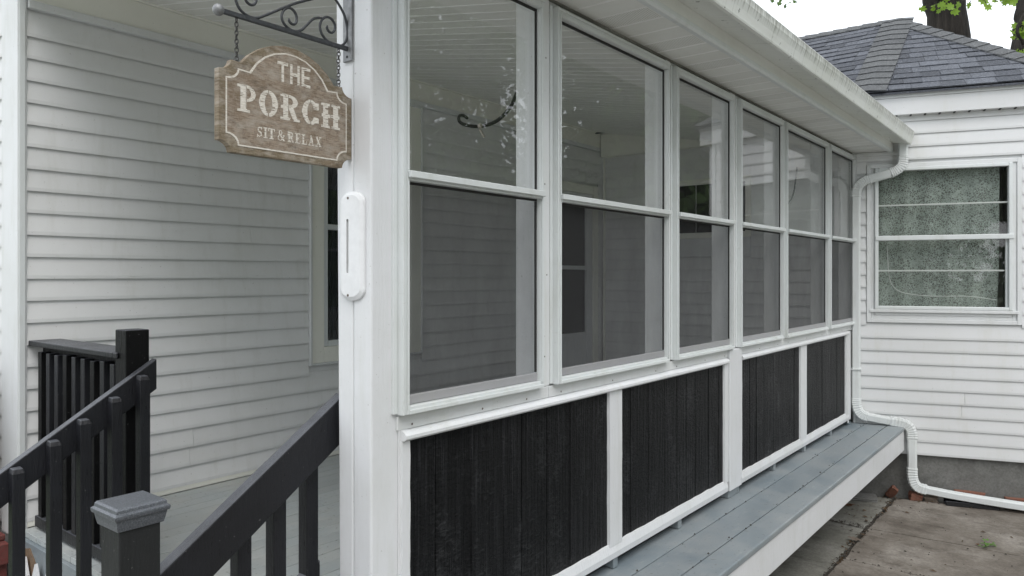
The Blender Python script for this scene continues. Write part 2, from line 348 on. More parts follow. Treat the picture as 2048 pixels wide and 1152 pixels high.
# ------------------------------------------------------------------ geometry helpers
def link(name, me, m, parent=None, bevel=0):
    o = bpy.data.objects.new(name, me); COL.objects.link(o)
    if m is not None and not me.materials: me.materials.append(m)
    if parent is not None: o.parent = parent
    if bevel:
        b = o.modifiers.new("bevel", 'BEVEL'); b.width = bevel; b.segments = 2; b.limit_method = 'ANGLE'
    return o
class MB:
    def __init__(s): s.v = []; s.f = []
    def add(s, vs, fs):
        k = len(s.v); s.v += [tuple(v) for v in vs]; s.f += [tuple(i + k for i in f) for f in fs]; return s
    def box(s, x0, x1, y0, y1, z0, z1, fr=None):
        P = [(x, y, z) for x in (x0, x1) for y in (y0, y1) for z in (z0, z1)]
        if fr: P = [fr(*p) for p in P]
        return s.add(P, [(0, 1, 3, 2), (4, 6, 7, 5), (0, 4, 5, 1), (2, 3, 7, 6), (0, 2, 6, 4), (1, 5, 7, 3)])
    def prism(s, prof, a0, a1, put):
        """profile of (p,q) swept from a0 to a1; put(a,p,q)->xyz"""
        n = len(prof)
        vs = [put(a0, *p) for p in prof] + [put(a1, *p) for p in prof]
        fs = [(i, (i + 1) % n, n + (i + 1) % n, n + i) for i in range(n)] + [tuple(range(n))[::-1], tuple(range(n, 2 * n))]
        return s.add(vs, fs)
    def tube(s, pts, r, seg=8, caps=True, flat=None):
        pts = [Vector(p) for p in pts]; n = len(pts); rs = r if isinstance(r, (list, tuple)) else [r] * n
        up = None; ring = []
        for i, p in enumerate(pts):
            t = (pts[min(i + 1, n - 1)] - pts[max(i - 1, 0)]).normalized()
            if up is None:
                up = Vector((1, 0, 0)) if abs(t.x) < .8 else Vector((0, 0, 1))
            a = (up - t * up.dot(t)).normalized(); b = t.cross(a); up = a
            ring += [p + rs[i] * (a * math.cos(q) + b * math.sin(q)) for q in [2 * math.pi * k / seg for k in range(seg)]]
        fs = [(i * seg + k, i * seg + (k + 1) % seg, (i + 1) * seg + (k + 1) % seg, (i + 1) * seg + k) for i in range(n - 1) for k in range(seg)]
        if caps: fs += [tuple(range(seg))[::-1], tuple(range((n - 1) * seg, n * seg))]
        return s.add(ring, fs)
    def mesh(s, name):
        me = bpy.data.meshes.new(name); me.from_pydata(s.v, [], s.f); me.update()
        bm = bmesh.new(); bm.from_mesh(me); bmesh.ops.recalc_face_normals(bm, faces=bm.faces); bm.to_mesh(me); bm.free()
        return me
    def build(s, name, m, parent=None, bevel=0, smooth=False):
        me = s.mesh(name)
        if smooth:
            for p in me.polygons: p.use_smooth = True
        return link(name, me, m, parent, bevel)
def box(name, m, parent, x0, x1, y0, y1, z0, z1, bevel=0, fr=None):
    return MB().box(x0, x1, y0, y1, z0, z1, fr).build(name, m, parent, bevel)
def thing(name, label, cat, loc=(0, 0, 0), group=None):
    o = bpy.data.objects.new(name, None); COL.objects.link(o); o.empty_display_size = .1
    o['label'] = label; o['category'] = cat
    if group: o['group'] = group
    return o
def tag(o, label, cat, group=None):
    o['label'] = label; o['category'] = cat
    if group: o['group'] = group
    return o
def catmull(P, per=8):
    P = [np.array(p, float) for p in P]; Q = [2 * P[0] - P[1]] + P + [2 * P[-1] - P[-2]]; out = []
    for i in range(1, len(Q) - 2):
        for k in range(per):
            t = k / per; a, b, c, d = Q[i - 1:i + 3]
            out.append(tuple(float(q) for q in .5 * (2 * b + (c - a) * t + (2 * a - 5 * b + 4 * c - d) * t * t + (3 * b - 3 * c + d - a) * t ** 3)))
    out.append(tuple(float(q) for q in P[-1])); return out
def frame_of(orig, along, normal):
    o, a, n_ = Vector(orig), Vector(along), Vector(normal)
    return lambda k, d, z: tuple(o + a * k + n_ * d + Vector((0, 0, z)))

GZ = 0.0; DZ = 0.57                      # ground, deck top
HX = -3.87                               # house wall plane
A = -1.50                                # window wall plane
Y0, Y1 = 1.31, 6.30                      # porch front and end
WD = (.9555, .2949, 0); WN = (.2949, -.9555, 0); WC = (-1.5, 6.30, 0)
house_fr = frame_of((HX, 0, 0), (0, 1, 0), (1, 0, 0))
wing_fr = frame_of(WC, WD, WN)
end_fr = frame_of((0, 6.40, 0), (1, 0, 0), (0, -1, 0))

# ------------------------------------------------------------------ setting: ground and patio
g = MB().add([(-250, -250, -.03), (250, -250, -.03), (250, 250, -.03), (-250, 250, -.03)], [(0, 1, 2, 3)]).build("ground", M['grass']); g['kind'] = 'structure'
so_ = box("soil", M['soil'], None, -4.2, 5.5, -3.5, 7.6, -.028, -.008); so_['kind'] = 'structure'
patio = bpy.data.objects.new("patio", None); COL.objects.link(patio); patio['kind'] = 'structure'
def slab(poly, top, m):
    # irregular outline: subdivide edges and jitter them
    out = []
    for i in range(len(poly)):
        a, b = Vector(poly[i]), Vector(poly[(i + 1) % len(poly)]); nseg = max(2, int((b - a).length / .07))
        for k in range(nseg):
            p = a.lerp(b, k / nseg); j = .007 if k else 0
            out.append((p.x + R.uniform(-j, j), p.y + R.uniform(-j, j)))
    put = lambda a, p, q: (p, q, a)
    return MB().prism(out, top - .08, top, put).build("concrete_slab", m, patio, .004)
dv = MB().add([(-9, -14, -.006), (9, -14, -.006), (9, -3.02, -.006), (-9, -3.02, -.006)], [(0, 1, 2, 3)]).build("bounce_ground", M['bounce']); dv['kind'] = 'structure'  # out of view, added as a reflector for the ceiling and siding
dv = MB().add([(3.22, -3.0, -.004), (9, -3.0, -.004), (9, 7.4, -.004), (3.22, 7.4, -.004)], [(0, 1, 2, 3)]).build("bounce_ground", M['bounce']); dv['kind'] = 'structure'  # second unseen reflector strip, beside the patio
wl = lambda x, d=.02: 6.30 + (x + 1.5) * .3087 - d          # y of the wing wall at x
g_ = .005
slab([(-1.210 + g_, 5.49 + g_), (-.70, 5.515 + g_), (.2, 5.53 + g_), (3.2, 5.6 + g_), (3.2, 7.4), (.2, wl(.2, .1)), (-1.20 + g_, wl(-1.2, .04))], .006, M['concrete'])
slab([(-1.198 + g_, 4.80 + g_), (3.2, 4.80), (3.2, 5.6 - .004), (.2, 5.53 - .003), (-.70, 5.515 - .003), (-1.212 + g_, 5.49 - .004)], .004, M['concrete'])
slab([(-1.215 + g_, 2.6), (3.2, 2.6), (3.2, 4.80 - .008), (-1.20 + g_, 4.80 - .008)], .008, M['concrete'])
slab([(-2.2, 5.60), (-1.47, 5.50 + g_), (-1.235, 5.47 + g_), (-1.212 - .006, wl(-1.21, .05)), (-1.5, 6.28), (-2.2, 6.3)], .004, M['concrete_old'])
slab([(-2.4, 4.0), (-1.23, 4.35), (-1.222, 4.80), (-1.235, 5.47), (-1.47, 5.50), (-2.4, 5.6)], .0, M['concrete_old'])
slab([(-2.4, 2.6), (-1.235, 2.6), (-1.235, 4.335), (-2.4, 3.98)], .005, M['concrete_old'])
slab([(-1.2, -3.0), (3.2, -3.0), (3.2, 2.59), (-1.2, 2.59)], .006, M['concrete'])  # unseen front walk, added for light bounced up to the ceiling
slab([(-4.1, -3.0), (-1.21, -3.0), (-1.21, .55), (-4.1, .55)], .006, M['bounce'])  # unseen pale slab added before the steps to bounce light inside

# ------------------------------------------------------------------ siding
_sid = {}
def siding_board(parent, m, fr, k0, k1, z0, pitch, lip=.0155, top=.003):
    """one course: thick lower lip with the thin top tucked behind the course above"""
    key = (m.name, round(k1 - k0, 3), round(pitch, 4), fr is house_fr, id(fr)); L = k1 - k0
    b = MB()
    prof = [(lip - .0035, -.0095), (lip, -.0105), (lip + .0006, .006), (top + .002, pitch + .006), (0, pitch + .006), (0, .008), (lip - .0035, .008)]
    if key not in _sid:
        base = Vector(fr(0, 0, 0))
        b.prism(prof, 0, L, lambda a, d, z: tuple(Vector(fr(a, d, z)) - base))
        me = b.mesh("siding_board"); me.materials.append(m); _sid[key] = me
    o = bpy.data.objects.new("siding_board", _sid[key]); COL.objects.link(o)
    o.location = Vector(fr(k0, 0, z0)); o.parent = parent
    return o
def side_wall(parent, m, fr, k0, k1, zs, pitch, holes=(), joints={}, lip=.0155):
    for i, z in enumerate(zs):
        segs = [(k0, k1)]
        for (a, b_, c, d) in holes:
            if c < z + pitch - .004 and z + .004 < d:
                ns = []
                for (p, q) in segs:
                    if b_ <= p or a >= q: ns.append((p, q)); continue
                    if a > p: ns.append((p, a))
                    if b_ < q: ns.append((b_, q))
                segs = ns
        for (p, q) in segs:
            j = joints.get(i)
            if j and p + .05 < j < q - .05:
                siding_board(parent, m, fr, p, j, z, pitch, lip); siding_board(parent, m, fr, j + .0015, q, z, pitch, lip)
            else: siding_board(parent, m, fr, p, q, z, pitch, lip)

# ------------------------------------------------------------------ HOUSE (wall seen inside the porch)
house = thing("house", "grey sided house wall behind the porch, with white corner trim and windows", "house")
hwm = MB(); wx = (HX - .25, HX - .0005)
for (a_, b_, c_, d_) in ((1.30, 2.96, .1, 5.2), (3.742, 5.40, .1, 5.2), (6.205, 10.5, .1, 5.2), (2.96, 3.742, .1, 1.268), (2.96, 3.742, 2.871, 5.2), (5.40, 6.205, .1, .59), (5.40, 6.205, 2.534, 5.2)):
    hwm.box(*wx, a_, b_, c_, d_)
hwm.build("wall", M['siding_grey'], house)
hrm = MB(); hrm.box(HX - 1.2, HX - 1.19, 2.6, 6.5, .5, 3.0); hrm.box(HX - 1.19, HX - .26, 2.6, 2.61, .5, 3.0); hrm.box(HX - 1.19, HX - .26, 6.49, 6.5, .5, 3.0); hrm.box(HX - 1.19, HX - .26, 2.61, 6.49, 2.99, 3.0); hrm.box(HX - 1.19, HX - .26, 2.61, 6.49, .5, .51)
hrm.build("room", M['room'], house)
box("foundation", M['foundation'], house, HX - .23, HX - .02, 1.32, 10.4, -.05, .099)
Zh = [.610 + .1016 * i for i in range(23)]
WIN = (2.855, 3.845, 1.165, 2.975); DOOR = (5.30, 6.30, .57, 2.62)
joints = {1: 2.08, 2: 2.10, 3: 3.30, 4: 3.28, 8: 4.6, 9: 4.62, 13: 2.45, 0: 4.4, 17: 4.9, 18: 4.92, 6: 4.0}
side_wall(house, M['siding_grey'], house_fr, 1.30, 6.36, Zh, .1016, [WIN, DOOR], joints, .018)
box("starter_strip", M['cream'], house, HX, HX + .016, 1.30, 5.29, .572, .609, .003)
# corner trim: two faces
cb = MB(); cb.box(HX - .182, HX + .018, 1.262, 1.2985, .53, 5.2); cb.box(HX + .0005, HX + .018, 1.299, 1.300, .53, 5.2)
cb.build("corner_trim", M['white_trim'], house, .004)
box("corner_trim", M['alum'], house, HX + .0185, HX + .024, 1.266, 1.292, .545, 5.2, .002)
# front face of the house, only a sliver shows at the left edge
front_fr = frame_of((HX - .18, 1.30, 0), (-1, 0, 0), (0, -1, 0))
box("wall", M['siding_white'], house, HX - 3.2, HX - .2505, 1.3005, 1.5, .1, 5.2)
for i in range(24): siding_board(house, M['siding_white'], front_fr, .004, 2.9, .56 + .1016 * i, .1016)
# frieze
box("frieze_board", M['cream'], house, HX, HX + .020, 1.302, 6.36, 3.000, 3.135, .003)
box("frieze_strip", M['white_trim'], house, HX, HX + .034, 1.302, 6.36, 2.962, 2.9995, .004)
box("frieze_strip", M['cream'], house, HX, HX + .030, 1.302, 6.36, 3.1355, 3.15, .003)
# double-hung window
def frame_bars(parent, name, m, fr, k0, k1, z0, z1, w_, d0, d1, bevel=.003):
    f = MB()
    f.box(k0, k0 + w_, d0, d1, z0, z1, fr); f.box(k1 - w_, k1, d0, d1, z0, z1, fr)
    f.box(k0 + w_, k1 - w_, d0, d1, z0, z0 + w_, fr); f.box(k0 + w_, k1 - w_, d0, d1, z1 - w_, z1, fr)
    return f.build(name, m, parent, bevel)
hw = frame_bars(house, "window", M['cream'], house_fr, 2.872, 3.83, 1.180, 2.961, .098, .003, .022)
frame_bars(hw, "casing_strip", M['white_trim'], house_fr, 2.857, 3.845, 1.166, 2.9615, .0145, .003, .034)
frame_bars(hw, "sash_frame", M['alum'], house_fr, 2.971, 3.731, 1.279, 2.86, .035, -.045, .012)
box("meeting_rail", M['alum'], hw, 3.007, 3.695, -.05, -.012, 2.03, 2.065, .003, house_fr)
box("sill", M['white_trim'], hw, 2.972, 3.73, -.0, .026, 1.2785, 1.296, .003, house_fr) if False else None
box("pane", M['glass_dark'], hw, 3.007, 3.695, -.040, -.035, 1.315, 2.029, 0, house_fr)
box("pane", M['glass_dark'], hw, 3.007, 3.695, -.030, -.025, 2.066, 2.824, 0, house_fr)
cu = MB()
for i in range(40):
    k = 2.98 + i * .0187
    cu.box(k, k + .0182, -.075 + .012 * math.sin(i * 1.3), -.072 + .012 * math.sin(i * 1.3 + .4), 1.28, 2.86, house_fr)
cu.build("curtain", M['pattern_curtain'], hw)
# storm door at the far end
dr = frame_bars(house, "door", M['cream'], house_fr, 5.32, 6.285, .572, 2.61, .085, .003, .024)
frame_bars(dr, "door_frame", M['siding_white'], house_fr, 5.406, 6.199, .60, 2.524, .10, -.02, .012)
box("kick_panel", M['siding_white'], dr, 5.507, 6.098, -.018, .004, .701, 1.19, .003, house_fr)
box("pane", M['glass_dark'], dr, 5.507, 6.098, -.012, -.008, 1.192, 1.79, 0, house_fr)
box("pane", M['glass_dark'], dr, 5.507, 6.098, -.012, -.008, 1.83, 2.423, 0, house_fr)
box("glazing_bar", M['white_trim'], dr, 5.507, 6.098, -.014, .010, 1.791, 1.829, .003, house_fr)
box("inner_door", M['dark'], dr, 5.41, 6.19, -.06, -.05, .60, 2.52, 0, house_fr)

# ------------------------------------------------------------------ PORCH
porch = thing("porch", "white enclosed porch with six tall windows over black timber panels", "porch")
def ceil_z(x): return 2.725 + (-1.52 - x) * (3.15 - 2.725) / (3.87 - 1.52)
# floor boards run along the porch
x = HX + .018; i = 0
while x < -1.62:
    x1 = min(x + .0885, -1.60)
    box("floor_board", M['floor'], porch, x, x1 - .0025, 1.28 + R.uniform(-.003, .003), 6.37, DZ - .025, DZ + R.uniform(-.0008, .0008), .0015)
    x += .0885
for (a, b_) in ((-1.5985, -1.5535), (-1.551, -1.4075), (-1.4025, -1.2585), (-1.2535, -1.135)):
    nb = MB(); n_ = 40
    yend = 6.30 + (b_ + 1.5) * .3087 - .02
    box("floor_board", M['deck'], porch, a, b_, 1.27, yend, DZ - .03, DZ + R.uniform(-.001, .001), .006 if b_ > -1.2 else .0025)
box("deck_fascia", M['white_wood'], porch, -1.165, -1.142, 1.285, 6.36, .385, DZ - .031, .003)
box("deck_fascia", M['deck'], porch, -2.93, HX - .01, 1.262, 1.283, .40, DZ - .026, .003)
box("deck_fascia", M['white_wood'], porch, -1.19, -2.925, 1.266, 1.283, .40, DZ - .026, .003)
box("joist_beam", M['dark'], porch, -3.80, -1.30, 1.35, 6.25, .30, DZ - .032)
# corner post: two boards with an open seam on the front
cp = MB(); cp.prism([(-1.630, DZ + .001), (-1.5735, DZ + .001), (-1.5735, 3.0), (-1.652, 3.0)], Y0, Y0 + .135, lambda a, p, q: (p, a, q)); cp.box(-1.572, A, Y0 - .001, Y0 + .135, DZ + .001, 3.0)
cp.build("corner_post", M['white_wood'], porch, .006)
box("corner_board", M['white_wood'], porch, A, A + .006, Y0 + .092, Y0 + .128, .60, 2.70, .002)
# window bays: glass edges along Y
WINS = [(1.420, 2.037), (2.157, 2.990), (3.098, 3.738), (3.868, 4.534), (4.620, 5.498), (5.582, 6.248)]
ZB, ZT = 1.373, 2.640
for (g0, g1), (h0, h1) in zip(WINS[:-1], WINS[1:]):
    box("wall_post", M['white_trim'], porch, A - .098, A - .001, g1 + .022, h0 - .03, 1.36, 2.69, .003)
    c0, c1 = g1 + .0225, h0 - .0405
    box("wall_strip", M['white_trim'], porch, A - .0005, A + .006, c0, c1, 1.347, 2.70, .002)
box("wall_post", M['white_trim'], porch, A - .098, A - .001, 6.262, 6.36, 1.36, 2.69, .003)
box("header_beam", M['ceiling'], porch, A - .10, A + .002, Y0 + .137, 6.36, 2.6925, 2.735, .003)
wall_fr = frame_of((A, 0, 0), (0, 1, 0), (1, 0, 0))
LX = .028                                   # how far the storm frames stand off the wall
for wi, (g0, g1) in enumerate(WINS):
    f = MB(); fl = .024; fw_ = .020; fb = .024; ft = .034
    f.box(g0 - fl, g0, -.012, LX, ZB - fb, ZT + ft, wall_fr); f.box(g1, g1 + fw_, -.012, LX, ZB - fb, ZT + ft, wall_fr)
    f.box(g0 + .0003, g1 - .0003, -.012, LX, ZB - fb, ZB, wall_fr); f.box(g0 + .0003, g1 - .0003, -.012, LX, ZT, ZT + ft, wall_fr)
    win = f.build("window", M['alum'], porch, .003)
    # stepped ribs on the frame
    rb = MB()
    rb.box(g0 - .0085, g0 - .0005, LX + .0002, LX + .004, ZB - fb + .002, ZT + .010, wall_fr)
    rb.box(g0 - .0235, g0 - .0185, LX + .0002, LX + .004, ZB - fb + .002, ZT + ft - .002, wall_fr)
    rb.box(g1 + .0005, g1 + .007, LX + .0002, LX + .005, ZB - .004, ZT + .010, wall_fr)
    rb.box(g0, g1, LX + .0002, LX + .005, ZT + .0005, ZT + .010, wall_fr); rb.box(g0 - .02, g1 + .02, LX + .0002, LX + .004, ZT + .022, ZT + .030, wall_fr)
    rb.box(g0 - .0003, g1 + .008, LX + .0002, LX + .006, ZB - .022, ZB - .010, wall_fr)
    rb.box(g0 - .040, g0 - .0245, -.003, .010, ZB - fb + .004, ZT + ft + .004, wall_fr)
    rb.box(g1 + .0205, g1 + .0235, -.003, .010, ZB - fb + .004, ZT + ft, wall_fr)
    rb.build("frame_rib", M['alum'], win, .0015)
    gk = MB()                               # dark glazing gasket
    gk.box(g0, g1, .004, .010, ZT - .009, ZT - .0005, wall_fr); gk.box(g1 - .006, g1 - .0005, .004, .010, 2.02, ZT - .0095, wall_fr)
    gk.box(g0, g1, .004, .0095, 1.984, 1.991, wall_fr); gk.box(g1 - .008, g1 - .0005, .004, .0095, ZB + .03, 1.983, wall_fr); gk.box(g0 + .0005, g0 + .004, .004, .0095, ZB + .03, 1.983, wall_fr)
    gk.build("gasket", M['dark'], win)
    mr = MB(); mr.box(g0 - .008, g1 + .008, LX + .0055, LX + .016, 1.999, 2.018, wall_fr); mr.box(g0 + .0005, g1 - .0005, .0, LX + .005, 1.9915, 2.0195, wall_fr)
    mr.build("meeting_rail", M['alum'], win, .002)
    box("upper_pane", M['glass'], win, g0 + .0005, g1 - .0005, .005, .009, 2.0198, ZT - .0005, 0, wall_fr) if False else box("upper_pane", M['glass'], win, g0 + .0005, g1 - .0005, -.004, .0, 2.0198, ZT - .0005, 0, wall_fr)
    box("sash_rail", M['sash_grey'], win, g0 + .001, g1 - .001, -.004, .012, ZB + .001, ZB + .027, .002, wall_fr)
    sc = MB().add([wall_fr(g0 + .004, .003, ZB + .0275), wall_fr(g1 - .008, .003, ZB + .0275), wall_fr(g1 - .008, .003, 1.984), wall_fr(g0 + .004, .003, 1.984)], [(0, 1, 2, 3)])
    sc.build("insect_screen", M['screen'], win)
    # flat flange under each window
    box("window_apron", M['white_trim'], porch, A - .0005, A + .0075 + .001 * (wi % 2), g0 - .045 if wi else 1.396, (WINS[wi + 1][0] - .0465) if wi < 5 else 6.28, 1.3065, 1.3455, .002)
# rounded rail over the panels
prof = [(0, 1.275), (.020, 1.277), (.027, 1.283), (.027, 1.292), (.020, 1.300), (.010, 1.3045), (0, 1.306)]
for (a, b_) in ((1.410, 3.700), (3.894, 6.10)):
    MB().prism(prof, a, b_, lambda y, d, z: (A + d, y, z)).build("panel_rail", M['white_wood'], porch)
# panels
PANELS = [(1.441, 2.512), (2.614, 3.662), (3.908, 4.922), (5.055, 6.048)]
STILES = [(1.405, 1.441), (2.512, 2.614), (3.662, 3.716), (3.881, 3.908), (4.922, 5.055), (6.048, 6.115)]
for a, b_ in STILES:
    st = MB(); seg = 14                      # slightly wandering hand-painted edges
    vs = []
    for k in range(seg + 1):
        z = .664 + (1.2745 - .664) * k / seg; j0, j1 = R.uniform(-.0012, .0012), R.uniform(-.0012, .0012)
        for (dx, yy) in ((0, a + j0), (.014, a + j0 + .003), (.014, b_ + j1 - .003), (0, b_ + j1)): vs.append((A + dx, yy, z))
    fs = [(k * 4 + c, k * 4 + c + 1, k * 4 + c + 5, k * 4 + c + 4) for k in range(seg) for c in range(3)] + [(0, 1, 2, 3), tuple(range(seg * 4, seg * 4 + 4))]
    st.add(vs, fs).build("panel_stile", M['white_wood'], porch, 0)
box("wall_post", M['white_wood'], porch, A + .0005, A + .022, 3.716, 3.881, .612, 1.346, .004)
box("wall_post", M['white_wood'], porch, A + .0005, A + .010, 6.116, 6.20, .59, 1.30, .003)
for pi, (a, b_) in enumerate(PANELS):
    pn = box("timber_panel", M['black_wood'], porch, A - .03, A - .012, a - .02, b_ + .02, .655, 1.29)
    y = a - .015
    while y < b_ + .012:
        w_ = R.choice((.10, .125, .145, .155)); e = min(y + w_, b_ + .015)
        if b_ + .015 - e < .04: e = b_ + .015
        dd = R.uniform(-.001, .0015)
        box("plank", M['panel'], pn, A - .0118, A + .003 + dd, y, e - R.choice((.002, .0035)), .65, 1.28, .0012)
        y = e
for (a, b_) in ((1.405, 3.70), (3.895, 6.12)):
    y = a
    br = MB(); vs = []; seg = 60
    for k in range(seg + 1):
        yy = a + (b_ - a) * k / seg; jz = R.uniform(-.0018, .0018)
        for (d, z) in ((-.010, .616), (.016, .616), (.018, .640), (.0165, .646), (.010, .672 + jz), (-.010, .676 + jz)): vs.append((A + d, yy, z))
    fs = [(k * 6 + c, k * 6 + (c + 1) % 6, k * 6 + 6 + (c + 1) % 6, k * 6 + 6 + c) for k in range(seg) for c in range(6)] + [tuple(range(6)), tuple(range(seg * 6, seg * 6 + 6))]
    br.add(vs, fs).build("bottom_rail", M['white_wood'], porch)
for y, w_ in ((2.00, .035), (2.567, .035), (3.15, .035), (3.80, .15), (4.437, .035), (5.03, .035), (5.65, .035), (6.17, .06)):
    box("foot_block", M['deck'], porch, A - .09, A + .010, y - w_ / 2, y + w_ / 2, DZ + .0015, .6155, .003)
box("sill_plate", M['dark'], porch, A - .10, A - .034, 1.45, 6.35, DZ + .0016, .655)
box("inner_lining", M['ceiling'], porch, A - .10, A - .0305, 1.446, 6.36, .6555, 1.355)
# ceiling boards run from the house wall down to the window wall
y = 1.20
while y < 6.38:
    y1 = min(y + .1005, 6.385)
    cbm = MB()
    xa, xb = HX + .002, A - .10
    za, zb = ceil_z(xa), ceil_z(xb)
    lit_seam = MB()
    for (p, q, dz, tgt) in ((y, y1 - .009, 0, cbm), (y1 - .0090, y1 - .0001, -.0012, lit_seam)):
        tgt.add([(xa, p, za + dz), (xb, p, zb + dz), (xb, q, zb + dz), (xa, q, za + dz), (xa, p, za + .02), (xb, p, zb + .02), (xb, q, zb + .02), (xa, q, za + .02)],
                [(0, 1, 2, 3), (4, 7, 6, 5), (0, 4, 5, 1), (1, 5, 6, 2), (2, 6, 7, 3), (3, 7, 4, 0)])
    cbo = cbm.build("ceiling_board", M['ceiling'], porch); lit_seam.build("lit_seam_strip", M['lit_seam'], cbo)  # pale strip stands in for the lit side of each ceiling groove
    y += .1005
# soffit boards (run across the overhang)
y = 1.10; i = 0
while y < 6.42:
    y1 = y + .1305
    sb = MB()
    xend = -1.245
    ylim = lambda xx: min(y1, 6.30 + (xx + 1.5) * .3087 - .005) if y1 > 6.28 else y1
    x0s = A + .002 if y1 < 6.3 else A + .012
    sb.box(x0s, xend, y, min(y1 - .011, 6.37), 2.7015, 2.706)
    sbo = sb.build("soffit_board", M['soffit_vent'] if i % 3 == 1 else M['soffit'], porch)
    if y1 < 6.36: MB().box(x0s, xend, y1 - .0110, y1 - .0001, 2.7003, 2.7055).build("lit_seam_strip", M['lit_seam'], sbo)  # lit soffit groove painted as a pale strip
    y = y1; i += 1
MB().prism([(-1.262, 2.699), (-1.250, 2.690), (-1.232, 2.690), (-1.222, 2.698), (-1.222, 2.714), (-1.245, 2.714), (-1.262, 2.7075)], 1.08, 6.385, lambda a, p, q: (p, a, q)).build("soffit_trim", M['alum'], porch)
box("fascia_board", M['soffit'], porch, -1.245, -1.2225, 1.08, 6.385, 2.7145, 2.86, .002)
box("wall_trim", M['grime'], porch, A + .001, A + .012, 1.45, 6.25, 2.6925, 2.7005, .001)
# porch roof, out of sight above the gutter
rf = MB()
for (z0, z1) in (((2.862, 3.33), (2.885, 3.352)),):
    rf.add([(-1.225, 1.14, z0[0]), (HX - .0, 1.14, z0[1]), (HX, 6.24, z0[1]), (-1.225, 6.24, z0[0]), (-1.19, 1.14, z1[0]), (HX, 1.14, z1[1]), (HX, 6.24, z1[1]), (-1.19, 6.24, z1[0])],
           [(0, 1, 2, 3), (4, 7, 6, 5), (0, 4, 5, 1), (1, 5, 6, 2), (2, 6, 7, 3), (3, 7, 4, 0)])
rf.build("roof", M['shingle'], porch)
fh = MB(); fh.add([(A, 1.20, 2.75), (HX, 1.20, ceil_z(HX) + .02), (HX, 1.2, 3.30), (A, 1.2, 2.90), (A, 1.24, 2.75), (HX, 1.24, ceil_z(HX) + .02), (HX, 1.24, 3.30), (A, 1.24, 2.90)],
   [(0, 1, 2, 3), (4, 7, 6, 5), (0, 4, 5, 1), (1, 5, 6, 2), (2, 6, 7, 3), (3, 7, 4, 0)]); fh.build("rake_board", M['white_wood'], porch)
# screw heads on the flanges
sm_ = MB()
def disc(y, z, d, r=.0035):
    n = 8; sm_.add([(A + d, y + r * math.cos(2 * math.pi * k / n), z + r * math.sin(2 * math.pi * k / n)) for k in range(n)] + [(A + d + .0015, y, z)], [(k, (k + 1) % n, n) for k in range(n)])
for (g0, g1) in WINS:
    for t in (.05, .5, .93): disc(g0 + (g1 - g0) * t + R.uniform(-.03, .03), 1.318, .0092)
for (g0, g1), (h0, h1) in zip(WINS[:-1], WINS[1:]):
    for z in (1.42, 1.75, 2.08, 2.45): disc(g1 + .055 + R.uniform(-.006, .01), z + R.uniform(-.05, .05), .0066, .003)
for z in (1.44, 1.62, 2.15, 1.95): disc(Y0 + .108, z + R.uniform(-.04, .04), .0066, .0032)
ob = sm_.build("screw_heads", M['screw'], porch); ob['kind'] = 'stuff'

# ------------------------------------------------------------------ WING
wing = thing("house_wing", "white sided house wing with louvred window, grey foundation and shingled hip roof", "house")
KW = 1.40
def wall_block(name, m, z0, z1, d):
    P = [wing_fr(0.01, d, 0), wing_fr(KW, d, 0)]
    back = [(P[1][0] - 1.6, P[1][1] + 5.0, 0), (-3.8, 10.5, 0), (-3.8, 6.5, 0), (-1.52, 6.5, 0)]
    poly = [(p[0], p[1]) for p in P + back]
    return MB().prism(poly, z0, z1, lambda a, p, q: (p, q, a)).build(name, m, wing)
wall_block("foundation", M['foundation'], -.05, .372, -.012)
# wall behind siding, opening left for the window room
KG0, KG1, WZ0, WZ1 = .155, 1.095, 1.475, 2.56
bk = MB()
bk.box(0, KG0, -.10, -.0005, .373, 3.15, wing_fr); bk.box(KG1, KW, -.10, -.0005, .373, 3.15, wing_fr)
bk.box(KG0, KG1, -.10, -.0005, .373, WZ0, wing_fr); bk.box(KG0, KG1, -.10, -.0005, WZ1, 3.15, wing_fr)
bk.build("wall", M['siding_white'], wing)
side_fr = frame_of(wing_fr(KW, 0, 0), Vector((-.30, .954, 0)).normalized(), Vector((.954, .30, 0)).normalized())
box("wall", M['siding_white'], wing, .0, 5.2, -.10, -.0005, .373, 3.15, 0, side_fr)
rm = MB(); rm.box(.12, 1.25, -1.0, -.99, .9, 2.9, wing_fr); rm.box(.08, .09, -1.0, -.11, .9, 2.9, wing_fr); rm.box(1.24, 1.25, -.99, -.11, .9, 2.9, wing_fr)
rm.box(.09, 1.24, -.99, -.11, .9, .92, wing_fr); rm.box(.09, 1.24, -.99, -.11, 2.88, 2.9, wing_fr)
rm.build("room", M['room'], wing)
Zw = [.364 + .0990 * i for i in range(27)]
side_wall(wing, M['siding_white'], wing_fr, .028, KW - .05, Zw, .0990, [(.097, 1.138, 1.366, 2.605)], {3: .75, 4: .77, 21: .6})
side_wall(wing, M['siding_white'], side_fr, .05, 4.8, Zw, .0990)
box("corner_trim", M['white_trim'], wing, .002, .026, -.0004, .020, .366, 2.70, .003, wing_fr)
box("corner_trim", M['white_trim'], wing, KW - .0485, KW + .022, -.0004, .022, .366, 2.97, .003, wing_fr)
box("soffit_trim", M['white_trim'], wing, .027, .35, .0145, .026, 2.672, 2.698, .003, wing_fr)
box("starter_strip", M['white_trim'], wing, .03, KW - .05, -.0004, .012, .350, .3635, .002, wing_fr)
